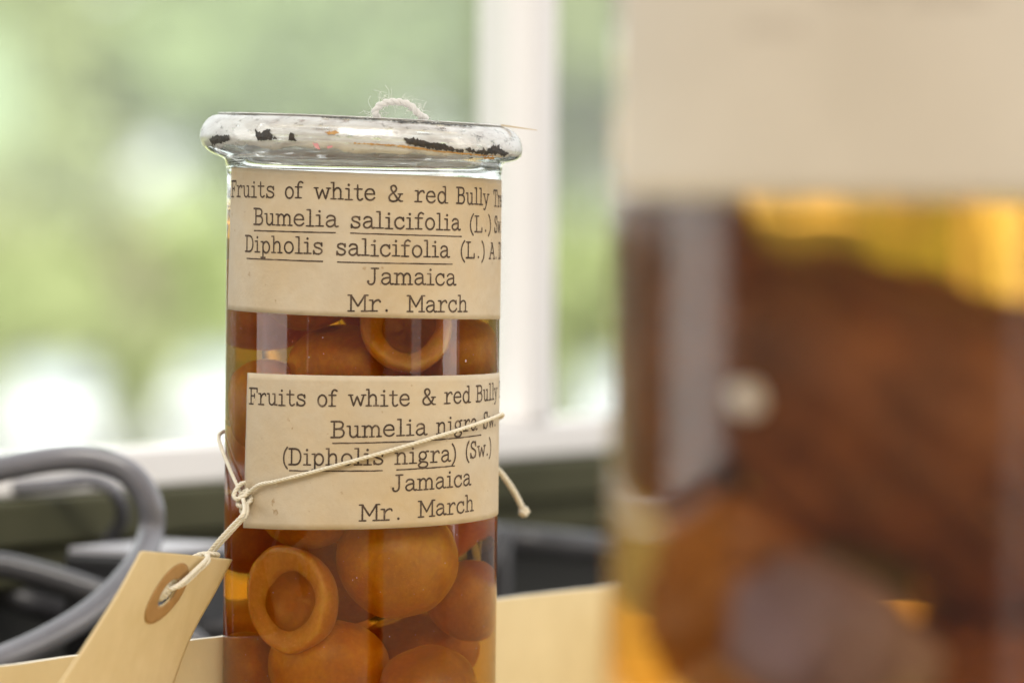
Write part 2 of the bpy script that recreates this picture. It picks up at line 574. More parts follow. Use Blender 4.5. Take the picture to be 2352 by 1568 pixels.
def make_tree(seed, h, cr, mat, label, n=3200):
    rnd = random.Random(seed)
    root = empty("tree", (0, 0, 0))
    tag(root, label, "tree", "trees beyond the window")
    V, F = tube(catmull([(0, 0, -0.1), (0.1, 0.05, h * 0.25), (-0.05, 0.1, h * 0.55), (0.05, 0, h * 0.85)], 4),
                [0.30 - 0.024 * i * 12 / 12 for i in range(13)], 8)
    for k in range(6):
        a = rnd.uniform(0, 6.28); z = h * rnd.uniform(0.3, 0.65)
        L = cr * rnd.uniform(0.5, 0.85)
        tube(catmull([(0, 0, z), (math.cos(a) * L * 0.5, math.sin(a) * L * 0.5, z + L * 0.3), (math.cos(a) * L, math.sin(a) * L, z + L * 0.75)], 3),
             [0.13 - 0.015 * i for i in range(7)], 6, V, F)
    mesh_obj("trunk", V, F, M["trunk"], root)
    cl = []
    for _ in range(34):
        d = Vector((rnd.gauss(0, 1), rnd.gauss(0, 1), rnd.gauss(0, 1))).normalized() * (rnd.random() ** 0.5)
        z = h * 0.60 + d.z * h * 0.40
        cl.append((d.x * cr, d.y * cr, z, cr * rnd.uniform(0.18, 0.36)))
    foliage_mesh("crown", rnd, cl, n, 0.30, mat, root)
    return root


def copy_tree(o, parent=None):
    c = o.copy(); COL.objects.link(c)
    if parent is not None: c.parent = parent
    for ch in list(o.children):
        copy_tree(ch, c)
    return c


def make_shrub(seed, h, cr, mat, label):
    rnd = random.Random(seed)
    root = empty("shrub", (0, 0, 0))
    tag(root, label, "shrub", "shrubs beyond the car park")
    V = []; F = []
    for k in range(5):
        a = rnd.uniform(0, 6.28)
        tube(catmull([(0, 0, -0.1), (math.cos(a) * cr * 0.3, math.sin(a) * cr * 0.3, h * 0.4), (math.cos(a) * cr * 0.6, math.sin(a) * cr * 0.6, h * 0.8)], 3), 0.05, 6, V, F)
    mesh_obj("stem", V, F, M["trunk"], root)
    cl = []
    for _ in range(18):
        d = Vector((rnd.gauss(0, 1), rnd.gauss(0, 1), rnd.gauss(0, 1))).normalized() * (rnd.random() ** 0.5)
        cl.append((d.x * cr, d.y * cr, h * 0.5 + d.z * h * 0.42, cr * rnd.uniform(0.25, 0.42)))
    foliage_mesh("foliage", rnd, cl, 1400, 0.26, mat, root)
    return root


LT = {"g": "blurred mid green leafy tree beyond the window", "b": "blurred bluish green leafy tree beyond the window", "y": "blurred pale yellow green tree beyond the window at left"}
protos = {"g": make_tree(1, 11.0, 4.0, M["leaf_green"], LT["g"]), "b": make_tree(2, 10.5, 3.6, M["leaf_blue"], LT["b"]), "y": make_tree(3, 8.5, 3.2, M["leaf_yellow"], LT["y"])}
used = set()
for kind, x, y, s, rz in [("g", -8.6, 101, 1.05, 0.3), ("b", -3.0, 97, 1.0, 1.2), ("g", -0.2, 104, 1.1, 2.0), ("y", -7.4, 92, 0.62, 0.0), ("g", -5.2, 110, 1.2, 3.1),
                          ("b", 1.8, 112, 1.2, 0.5), ("g", 3.4, 99, 1.0, 4.0), ("g", 6.5, 104, 1.1, 5.0), ("b", 9.6, 100, 1.0, 2.6), ("g", -12.5, 112, 1.1, 1.9), ("g", 12.5, 108, 1.1, 0.9),
                          ("g", -17.5, 104, 1.15, 0.2), ("b", -22, 98, 1.1, 2.2), ("g", 17.5, 102, 1.2, 1.2), ("g", 23, 99, 1.1, 3.3), ("b", 28, 104, 1.2, 0.4)]:
    o = protos[kind] if kind not in used else copy_tree(protos[kind])
    used.add(kind)
    o.location = (x, y, GZ); o.scale = (s, s, s); o.rotation_euler = (0, 0, rz)
LS = {"g": "blurred rounded green shrub beyond the parked cars", "y": "blurred yellow green shrub beyond the parked cars"}
sprotos = {"g": make_shrub(11, 3.2, 1.8, M["leaf_green"], LS["g"]), "y": make_shrub(12, 2.6, 1.7, M["leaf_yellow"], LS["y"])}
used = set()
for kind, x, y, s, rz in [("y", -8.2, 90, 1.1, 0), ("g", -5.6, 91, 1.25, 1), ("g", -3.3, 91, 1.1, 2), ("y", -5.2, 89, 0.7, 3), ("g", -0.9, 92, 1.2, 4), ("g", 1.4, 92, 1.25, 5),
                          ("y", 3.4, 90, 0.9, 1), ("g", 5.4, 92, 1.2, 3), ("g", 8.0, 92, 1.25, 5), ("g", -10.8, 93, 1.3, 2)]:
    o = sprotos[kind] if kind not in used else copy_tree(sprotos[kind])
    used.add(kind)
    o.location = (x, y, GZ); o.scale = (s, s, s); o.rotation_euler = (0, 0, rz)


def make_car():
    root = empty("parked_car", (0, 0, 0))
    prof = [(-2.1, 0.32), (-2.15, 0.62), (-2.0, 0.86), (-1.1, 0.98), (-0.45, 1.40), (0.2, 1.47), (1.2, 1.42), (1.85, 1.0), (2.1, 0.92), (2.15, 0.5), (2.05, 0.32)]
    bm = bmesh.new()
    secs = []
    for w in (-0.86, -0.80, 0.80, 0.86):
        inner = abs(w) < 0.83
        row = []
        for (yy, z) in prof:
            wz = w if z < 1.0 else w * 0.80
            if not inner: z = min(z, 0.90)
            if not inner: wz = w
            row.append(bm.verts.new((wz, yy, z)))
        secs.append(row)
    for a, b in zip(secs[:-1], secs[1:]):
        for k in range(len(prof)):
            k2 = (k + 1) % len(prof)
            bm.faces.new((a[k], a[k2], b[k2], b[k]))
    bm.faces.new(list(reversed(secs[0]))); bm.faces.new(secs[-1])
    bmesh.ops.recalc_face_normals(bm, faces=bm.faces)
    bm_obj("body", bm, M["car_white"], root)
    mesh_obj("windscreen", [(-0.62, -1.06, 1.02), (0.62, -1.06, 1.02), (0.54, -0.50, 1.385), (-0.54, -0.50, 1.385)], [(0, 1, 2, 3)], M["car_glass"], root, False)
    mesh_obj("rear_window", [(-0.56, 1.26, 1.40), (0.56, 1.26, 1.40), (0.62, 1.80, 1.055), (-0.62, 1.80, 1.055)], [(0, 1, 2, 3)], M["car_glass"], root, False)
    for sx in (-1, 1):
        for yy in (-1.35, 1.35):
            V, F = tube([Vector((sx * 0.66, yy, 0.32)), Vector((sx * 0.89, yy, 0.32))], 0.32, 20)
            w = mesh_obj("wheel", V, F, M["tyre"], root)
        V, F = tube([Vector((sx * 0.62, -2.18, 0.68)), Vector((sx * 0.62, -2.08, 0.70))], 0.12, 12)
        mesh_obj("headlight", V, F, M["lamp_glass"], root)
    return root


car = make_car()
for i, (x, y, rz, lab) in enumerate([(-6.75, 80, 0.05, "blurred pale car outside, the one at far left of the window"),
                                     (-4.35, 84, -0.1, "blurred pale car outside, just left of the glass jar"),
                                     (1.75, 82, 0.1, "blurred pale car outside, right of the white window bar")]):
    o = car if i == 0 else copy_tree(car)
    o.location = (x, y, GZ + 0.012); o.rotation_euler = (0, 0, rz); o.scale = (0.84, 0.84, 0.95)
    tag(o, lab, "car", "pale cars parked outside")

house = empty("house", (-13.6, 96, GZ))
tag(house, "blurred pale walled building among the trees at far left", "house")
bm = bmesh.new()
bmesh.ops.create_cube(bm, size=1, matrix=Matrix.Translation((0, 0, 2.3)) @ Matrix.Diagonal((10, 6, 4.6, 1)))
bm_obj("wall", bm, M["render_white"], house)
mesh_obj("roof", [(-5.4, -3.4, 4.6), (5.4, -3.4, 4.6), (5.4, 3.4, 4.6), (-5.4, 3.4, 4.6), (-4.6, 0, 6.8), (4.6, 0, 6.8)],
         [(0, 1, 5, 4), (1, 2, 5), (2, 3, 4, 5), (3, 0, 4), (3, 2, 1, 0)], M["roof"], house, False)
for xx in (-3, 0):
    w = mesh_obj("window", [(xx - 0.5, -3.01, 2.9), (xx + 0.5, -3.01, 2.9), (xx + 0.5, -3.01, 4.1), (xx - 0.5, -3.01, 4.1)], [(0, 1, 2, 3)], M["car_glass"], house, False)

# ------------------------------------------------------------------ window, sill, wall below it, table
UX = Vector((0.512, 0.859, 0)).normalized()          # along the window, to the right and away
NX = Vector((0.859, -0.512, 0)).normalized()         # into the room
W0 = Vector((0.0302, 0.3584, 0))
SILL = 0.0687


def obox(name, o, u0, u1, n0, n1, z0, z1, mat, parent=None, bev=0.0):
    """box in window axes: along UX, NX and up"""
    bm = bmesh.new()
    vs_ = [bm.verts.new(o + UX * a + NX * b + Vector((0, 0, c))) for c in (z0, z1) for b in (n0, n1) for a in (u0, u1)]
    for f in ((0, 1, 3, 2), (4, 6, 7, 5), (0, 4, 5, 1), (2, 3, 7, 6), (0, 2, 6, 4), (1, 5, 7, 3)):
        bm.faces.new([vs_[i] for i in f])
    bmesh.ops.recalc_face_normals(bm, faces=bm.faces)
    if bev:
        bmesh.ops.bevel(bm, geom=list(bm.edges), offset=bev, segments=3, affect="EDGES", profile=0.5)
    return bm_obj(name, bm, mat, parent)


win = empty("window", W0 + Vector((0, 0, SILL)))
tag(win, "white painted window with slender upright bar behind the jars", "window")
off = -win.location
ZB = SILL
obox("bottom_rail", W0 + off, -1.0, 1.1, -0.012, 0.004, ZB + 0.0002, ZB + 0.0088, M["white_metal"], win, 0.001)
obox("top_rail", W0 + off, -1.0, 1.1, -0.012, 0.004, 0.96, 0.99, M["white_metal"], win, 0.001)
obox("glazing_bar", W0 + off, -0.004, 0.008, -0.012, 0.0045, ZB + 0.0090, 0.9598, M["white_metal"], win, 0.0012)
obox("stile", W0 + off, -1.03, -1.001, -0.012, 0.004, ZB - 0.004, 0.99, M["white_metal"], win, 0.001)
obox("stile", W0 + off, 1.101, 1.13, -0.012, 0.004, ZB - 0.004, 0.99, M["white_metal"], win, 0.001)
obox("pane", W0 + off, -0.9995, -0.0045, -0.006, -0.003, ZB + 0.0092, 0.9595, M["pane"], win)
obox("pane", W0 + off, 0.0085, 1.0995, -0.006, -0.003, ZB + 0.0092, 0.9595, M["pane"], win)

sill = empty("window_sill", W0)
tag(sill, "dark olive green sill ledge running under the white window", "window sill")
obox("ledge", Vector((0, 0, 0)), -1.03, 1.13, -0.02, 0.010, SILL - 0.0100, SILL, M["olive"], sill, 0.0012)
obox("lower_moulding", Vector((0, 0, 0)), -1.03, 1.13, -0.02, 0.007, SILL - 0.0190, SILL - 0.0103, M["olive"], sill, 0.0012)
wall = obox("wall", W0, -1.03, 1.13, -0.10, -0.002, -0.75, SILL - 0.0192, M["black_wall"])
tag(wall, "dark wall under the window sill", "wall", kind="structure")
tab = obox("table", W0, -1.2, 1.3, 0.0, 1.1, -0.04, 0.0, M["table"])
tag(tab, kind="structure")

# ------------------------------------------------------------------ cardboard tray the jars stand in
BC = Vector((0.0511, 0.1279, 0.0)); BH = 0.0545
box = empty("cardboard_box", BC)
tag(box, "shallow cream cardboard box with rough pale top edge round both jars", "box")
b0 = Vector((0, 0, 0))
TK = 0.0016


def card_wall(a0, a1, n0, n1, long_u):
    """one wall with a slightly uneven cut edge"""
    rnd = random.Random(int(a0 * 1000) + 7)
    V = []; F = []
    N = 90
    for i in range(N + 1):
        t = i / N
        zt = BH + rnd.uniform(-1, 1) * 0.00012 + 0.0006 * math.sin(t * 9 + a0)
        if long_u:
            p = UX * (a0 + (a1 - a0) * t); q0 = NX * n0; q1 = NX * n1
        else:
            p = NX * (n0 + (n1 - n0) * t); q0 = UX * a0; q1 = UX * a1
        V += [p + q0 + Vector((0, 0, 0.0018)), p + q1 + Vector((0, 0, 0.0018)), p + q1 + Vector((0, 0, zt)), p + q0 + Vector((0, 0, zt))]
    for i in range(N):
        a = 4 * i; b = a + 4
        for k in range(4):
            k2 = (k + 1) % 4
            F.append((a + k, a + k2, b + k2, b + k))
    F += [(0, 3, 2, 1), (4 * N, 4 * N + 1, 4 * N + 2, 4 * N + 3)]
    o = mesh_obj("side_wall", V, F, [M["card"], M["card_edge"]], box, False)
    for i, p in enumerate(o.data.polygons):
        if i < 4 * N and i % 4 == 2:
            p.material_index = 1
    bm = bmesh.new(); bm.from_mesh(o.data)
    bmesh.ops.recalc_face_normals(bm, faces=bm.faces)
    bm.to_mesh(o.data); bm.free()


obox("base", b0, -0.62, 0.0, 0.0, 0.46, 0.0002, 0.0016, M["card"], box)
card_wall(-0.62, 0.0, 0.0, TK, True)
card_wall(-0.62, 0.0, 0.46 - TK, 0.46, True)
card_wall(-TK, 0.0, TK + 0.0002, 0.46 - TK - 0.0002, False)
card_wall(-0.62, -0.62 + TK, TK + 0.0002, 0.46 - TK - 0.0002, False)
JZ = 0.0017     # jars stand on the tray's base

# ------------------------------------------------------------------ cables and boxes on the table behind
CABG = "cables heaped behind the box"


def cable(name, P, r, mat, label):
    def drop(a, b):
        """carry an end on down to the table"""
        d = (b - a); d.z = 0
        d = UX * (1 if d.dot(UX) >= 0 else -1)
        return [Vector((b.x + d.x * 0.022, b.y + d.y * 0.022, b.z * 0.55)), Vector((b.x + d.x * 0.05, b.y + d.y * 0.05, r + 0.0002)), Vector((b.x + d.x * 0.09, b.y + d.y * 0.09, r + 0.0002))]
    P = list(reversed(drop(P[1], P[0]))) + P + drop(P[-2], P[-1])
    V, F = tube(catmull(P, 12), r, 20)
    o = mesh_obj(name, V, F, mat)
    tag(o, label, "cable", CABG)
    return o


cable("cable", [pt(-420, 1190, 1.10), pt(-160, 1120, 1.10), pt(40, 1068, 1.10), pt(190, 1052, 1.10), pt(290, 1082, 1.10), pt(342, 1150, 1.10), pt(345, 1230, 1.10), pt(305, 1310, 1.09),
                pt(215, 1400, 1.08), pt(90, 1475, 1.07), pt(-60, 1535, 1.06), pt(-260, 1600, 1.05)], 0.00265, M["grey_cable"], "thick grey cable looping up at far left beside the tag")
cable("cable", [pt(-300, 1215, 1.14), pt(-80, 1282, 1.13), pt(40, 1305, 1.13), pt(150, 1335, 1.13), pt(280, 1380, 1.13), pt(400, 1440, 1.13), pt(500, 1530, 1.13)], 0.0027, M["mid_cable"],
      "grey cable running level through the large grey loop")
cable("cable", [pt(-300, 1120, 1.17), pt(-40, 1122, 1.17), pt(120, 1112, 1.17), pt(205, 1102, 1.17), pt(260, 1125, 1.17), pt(280, 1190, 1.18), pt(240, 1300, 1.19)], 0.0015, M["grey_cable"],
      "thin pale cable under the top of the grey loop")
cable("cable", [pt(-300, 1330, 1.17), pt(-60, 1345, 1.17), pt(90, 1390, 1.17), pt(230, 1425, 1.16), pt(420, 1450, 1.15), pt(640, 1455, 1.15)], 0.0028, M["dark_cable"],
      "dark grey cable lowest behind the box edge")
cable("cable", [pt(420, 1400, 1.16), pt(520, 1420, 1.16), pt(700, 1400, 1.17), pt(900, 1330, 1.2)], 0.002, M["dark_cable"], "dark cable between the tag and the specimen jar")
cable("cable", [pt(1000, 1220, 1.24), pt(1140, 1236, 1.25), pt(1240, 1245, 1.25), pt(1400, 1262, 1.26), pt(1560, 1290, 1.28)], 0.0034, M["dark_cable"], "dark grey cable in the gap between the two jars")
cable("cable", [pt(1146, 1235, 1.22), pt(1152, 1300, 1.22), pt(1150, 1400, 1.22), pt(1140, 1500, 1.22)], 0.0020, M["dark_cable"], "short dark cable hanging close to the right of the specimen jar")


def ubox(name, c, lu, ln, h, mat, label, cat, topmat=None):
    root = empty(name, (c.x, c.y, 0.0))
    tag(root, label, cat)
    obox("casing", Vector((0, 0, 0)), -lu / 2, lu / 2, -ln / 2, ln / 2, 0.0002, h - 0.0014, mat, root, 0.0012)
    obox("lid", Vector((0, 0, 0)), -lu / 2 + 0.001, lu / 2 - 0.001, -ln / 2 + 0.001, ln / 2 - 0.001, h - 0.0012, h, topmat or mat, root)
    return root


c1 = pt(350, 1262, 1.15)
ubox("adapter_box", c1, 0.034, 0.022, 0.0605, M["black_plastic"], "low electronics box with pale grey top behind the jar", "device", M["grey_plastic"])

# ------------------------------------------------------------------ specimen jar (in focus)
jar = empty("specimen_jar", (0, 0, JZ))
tag(jar, "slim glass jar of amber fruits in brown liquid with two typed labels", "jar")
mm = 0.001
RO, RI = 25.0, 23.0
LIQ = 136.6


def lz(z):           # heights below are measured from the table
    return (z - 1.7) * mm


prof_out = [(0, 0.0), (20, 0.0), (23.2, 0.4), (24.6, 1.8), (25, 4)]
prof_out += [(25, 4 + (137.0 - 4) * i / 16) for i in range(1, 17)]
rim = [(25.0, 137.2), (25.08, 137.9), (25.4, 138.5), (26.2, 138.95), (27.2, 139.35), (28.2, 140.0), (28.9, 140.9), (29.25, 142.0), (29.35, 143.0), (29.25, 144.0), (28.95, 145.0), (28.45, 146.0), (27.7, 146.9), (26.8, 147.5), (25.8, 147.8), (24.4, 147.85),
       (23.4, 147.4), (23.0, 146.4), (23.0, LIQ - 1.7)]
rim = [(r, z if z <= 138.0 else 139.2 + (z - 138.0) * 8.0 / 9.85) if z > 137.5 else (r, z) for r, z in rim]
TOP = 147.2
V, F = lathe([(r * mm, z * mm) for r, z in prof_out + rim], 160)
mesh_obj("glass_body", V, F, M["glass"], jar)
lq = [(0, 2.4), (20, 2.5), (22.4, 3.2), (23, 5.5)] + [(23, 5.5 + (LIQ - 1.7 - 0.6 - 5.5) * i / 14) for i in range(1, 15)] + [(22.6, LIQ - 1.7 - 0.9), (21.5, LIQ - 1.7 - 1.1), (10, LIQ - 1.7 - 1.15), (0, LIQ - 1.7 - 1.15)]
V, F = lathe([(r * mm, z * mm) for r, z in lq], 128)
mesh_obj("liquid", V, F, M["liquid"], jar)
# lid disc
V, F = lathe([(0, 147.28 * mm), (26.0 * mm, 147.28 * mm), (26.2 * mm, 147.33 * mm), (26.2 * mm, 147.44 * mm), (25.9 * mm, 147.5 * mm), (0, 147.55 * mm)], 128)
mesh_obj("lid", V, F, M["seal"], jar)


# profile of the rim as a function for coats and flakes: s from 0 (below) to 1 (top)
RP = [Vector((r, z)) for r, z in rim[5:16]]


def rim_pt(th, z, offm):
    """surface point of the flange at angle th (deg, 0 = towards the camera) and height z (mm over the jar foot)"""
    zz = max(RP[0].y, min(RP[-1].y, z))
    for a, b in zip(RP[:-1], RP[1:]):
        if a.y <= zz <= b.y + 1e-9:
            t = (zz - a.y) / max(b.y - a.y, 1e-9)
            r = a.x + (b.x - a.x) * t
            n = Vector((b.y - a.y, -(b.x - a.x))).normalized()
            break
    r += n.x * offm; z2 = zz + n.y * offm
    a = R_(th)
    return Vector((math.sin(a) * r * mm, -math.cos(a) * r * mm, z2 * mm))


rnd = random.Random(5)
NA, NS = 240, 14
V = []; F = []
ph = [rnd.uniform(0, 6.28) for _ in range(6)]
for i in range(NA):
    th = 360 * i / NA
    a = R_(th)
    low = (141.3 if abs((th + 180) % 360 - 180) < 95 else 146.6) + 0.30 * math.sin(3 * a + ph[0]) + 0.22 * math.sin(11 * a + ph[1]) + 0.18 * math.sin(23 * a + ph[2]) + rnd.uniform(-0.12, 0.12)
    for j in range(NS):
        t = j / (NS - 1)
        z = low + (147.17 - low) * t
        V.append(rim_pt(th, z, 0.10 + 0.04 * math.sin(7 * a + 5 * t) + (0.0 if j else -0.12)))
for i in range(NA):
    i2 = (i + 1) % NA
    for j in range(NS - 1):
        F.append((i * NS + j, i2 * NS + j, i2 * NS + j + 1, i * NS + j + 1))
mesh_obj("seal_coat", V, F, M["seal"], jar)


def rim_patch(name, outline, mat, offm, seed, jag=0.12):
    """irregular flake on the flange; outline in (deg, mm)"""
    rnd = random.Random(seed)
    P = []
    n = len(outline)
    for k in range(n):
        a = Vector(outline[k]); b = Vector(outline[(k + 1) % n])
        m = max(2, int((Vector(((b.x - a.x) * 0.5, b.y - a.y))).length / 0.25))
        for q in range(m):
            p = a.lerp(b, q / m)
            P.append(Vector((p.x + rnd.gauss(0, jag * 1.6), p.y + rnd.gauss(0, jag))))
    bm = bmesh.new()
    vs_ = [bm.verts.new((p.x * 0.5, p.y, 0)) for p in P]
    f = bm.faces.new(vs_)
    bmesh.ops.triangulate(bm, faces=[f])
    bmesh.ops.subdivide_edges(bm, edges=list(bm.edges), cuts=1)
    for v in bm.verts:
        v.co = rim_pt(v.co.x / 0.5, v.co.y, offm)
    bmesh.ops.recalc_face_normals(bm, faces=bm.faces)
    return bm_obj(name, bm, mat, jar)


rim_patch("dark_flake", [(-67, 142.6), (-60, 143.2), (-52, 143.3), (-51, 142.5), (-56, 142.2), (-66, 141.7)], M["tar"], 0.26, 1)
rim_patch("dark_flake", [(-39, 144.6), (-36.5, 144.0), (-32, 144.5), (-30.5, 143.4), (-28.5, 142.9), (-37, 142.5)], M["tar"], 0.26, 2)
rim_patch("dark_flake", [(-23.6, 144.0), (-22.4, 143.9), (-22.0, 143.1), (-21.0, 142.7), (-24.4, 142.75)], M["tar"], 0.26, 3, 0.07)
rim_patch("dark_flake", [(16.3, 144.0), (22, 144.0), (26, 143.5), (31, 143.4), (36, 142.7), (40, 142.5), (39.5, 142.0), (30, 142.3), (22, 142.7), (17.5, 143.2)], M["tar"], 0.26, 4)
rim_patch("dark_flake", [(40.5, 142.9), (46, 142.6), (50, 143.0), (56, 143.6), (60, 143.2), (66, 142.4), (64, 141.7), (56, 142.0), (48, 141.9), (42, 142.2)], M["tar"], 0.26, 6, 0.2)
rim_patch("dark_flake", [(43.5, 141.0), (45, 141.2), (45.2, 140.7), (44, 140.5)], M["tar"], 0.26, 7, 0.05)
rim_patch("dark_flake", [(11.0, 146.75), (16, 146.85), (30, 146.85), (44, 146.75), (50, 146.6), (44, 146.55), (30, 146.62), (16, 146.62)], M["tar"], 0.26, 8, 0.05)
rim_patch("dark_flake", [(-14, 146.85), (-4, 146.92), (6, 146.88), (9, 146.82), (6, 146.72), (-4, 146.76), (-13, 146.74)], M["tar"], 0.26, 9, 0.04)
rim_patch("rust_streak", [(-3, 142.75), (6, 142.8), (17, 142.75), (30, 142.15), (39, 141.95), (50, 141.75), (62, 141.6), (50, 141.5), (38, 141.65), (28, 141.9), (14, 142.5), (4, 142.58)], M["rust"], 0.22, 10, 0.06)
rim_patch("rust_streak", [(50, 141.2), (54, 141.4), (58, 141.3), (57, 140.7), (53, 140.5)], M["rust"], 0.22, 11, 0.12)
rim_patch("rust_streak", [(-11, 144.4), (-8, 144.6), (-6, 144.3), (-8, 144.0), (-10.5, 144.0)], M["rust"], 0.22, 12, 0.1)
rim_patch("pink_mark", [(-15.5, 142.5), (-13.6, 142.4), (-13.2, 141.5), (-14.8, 141.6)], M["pink"], 0.22, 13, 0.03)
rim_patch("pink_mark", [(-10.6, 142.0), (-8.6, 142.2), (-8.5, 141.95), (-10.3, 141.6)], M["pink"], 0.22, 14, 0.03)
# stray sliver of sealing film sticking out of the right of the rim
V = []; F = []
for i in range(9):
    t = i / 8
    x = (25.5 + 6.6 * t) * mm
    w = 1.3 * (1 - t) ** 0.8 * mm + 0.00003
    z = lz(147.9 - 0.35 * t) + 0.0011
    V += [(x, -0.004 - w, z), (x, -0.004 + w, z), (x, -0.004 + w, z + 0.00012 + 0.00025 * (1 - t)), (x, -0.004 - w, z + 0.00012 + 0.00025 * (1 - t))]
for i in range(8):
    a = 4 * i; b = a + 4
    for k in range(4):
        F.append((a + k, a + (k + 1) % 4, b + (k + 1) % 4, b + k))
F += [(3, 2, 1, 0), (32, 33, 34, 35)]
mesh_obj("seal_sliver", V, F, M["paper"], jar, False)


# the ground rim is not level: it sinks towards the right and sits a little left of the neck
for ch in list(jar.children):
    if ch.name.startswith("liquid"):
        continue
    for v in ch.data.vertices:
        k = min(max((v.co.z / mm - 138.6) / 4.0, 0.0), 1.0)
        if k > 0:
            v.co.z += k * (-0.036 * v.co.x - 0.00025 * (v.co.x / 0.027) ** 2)
            v.co.x -= k * 0.0006

# ------------------------------------------------------------------ typed labels
def cylp(th, z, r, axis=None):
    a = R_(th)
    return Vector((math.sin(a) * r * mm, -math.cos(a) * r * mm, z * mm - 0.0017))


def label_mesh(parent, r, th0, th1, top, bot, mat, thick=0.09, skew=0.0, nth=110, nz=24, seed=1, name="label"):
    """paper wrapped on the glass; top(th), bot(th) give heights in mm above the table"""
    rnd = random.Random(seed)
    V = []; F = []
    jl = [rnd.uniform(-0.10, 0.10) for _ in range(nz + 1)]
    for layer in (0, 1):
        for i in range(nth + 1):
            for j in range(nz + 1):
                t = i / nth; s = j / nz
                th = th0 + (th1 - th0) * t
                if i == 0:
                    th += jl[j] + skew * (0.5 - s)
                else:
                    th += skew * (0.5 - s) * (1 - t)
                z = bot(th) + (top(th) - bot(th)) * s
                if j in (0, nz): z += rnd.uniform(-0.015, 0.015)
                V.append(cylp(th, z, r + (thick if layer else 0.0)))
    W = (nth + 1) * (nz + 1)

    def id_(l, i, j): return l * W + i * (nz + 1) + j
    for i in range(nth):
        for j in range(nz):
            F.append((id_(1, i, j), id_(1, i + 1, j), id_(1, i + 1, j + 1), id_(1, i, j + 1)))
            F.append((id_(0, i, j), id_(0, i, j + 1), id_(0, i + 1, j + 1), id_(0, i + 1, j)))
        F.append((id_(0, i, 0), id_(0, i + 1, 0), id_(1, i + 1, 0), id_(1, i, 0)))
        F.append((id_(0, i, nz), id_(1, i, nz), id_(1, i + 1, nz), id_(0, i + 1, nz)))
    for j in range(nz):
        F.append((id_(0, 0, j), id_(1, 0, j), id_(1, 0, j + 1), id_(0, 0, j + 1)))
        F.append((id_(0, nth, j), id_(0, nth, j + 1), id_(1, nth, j + 1), id_(1, nth, j)))
    return mesh_obj(name, V, F, mat, parent, True)


def ell(cx, cyy, rx, ry, n=18):
    return [(cx + rx * math.cos(2 * PI * k / n), cyy + ry * math.sin(2 * PI * k / n)) for k in range(n + 1)]


def L_(*p): return ("l", p)
def C_(*p): return ("c", p)
def D_(x, y): return ("d", (x, y))


def hs(x0, x1, y): return ("l", ((x0, y), (x1, y)))


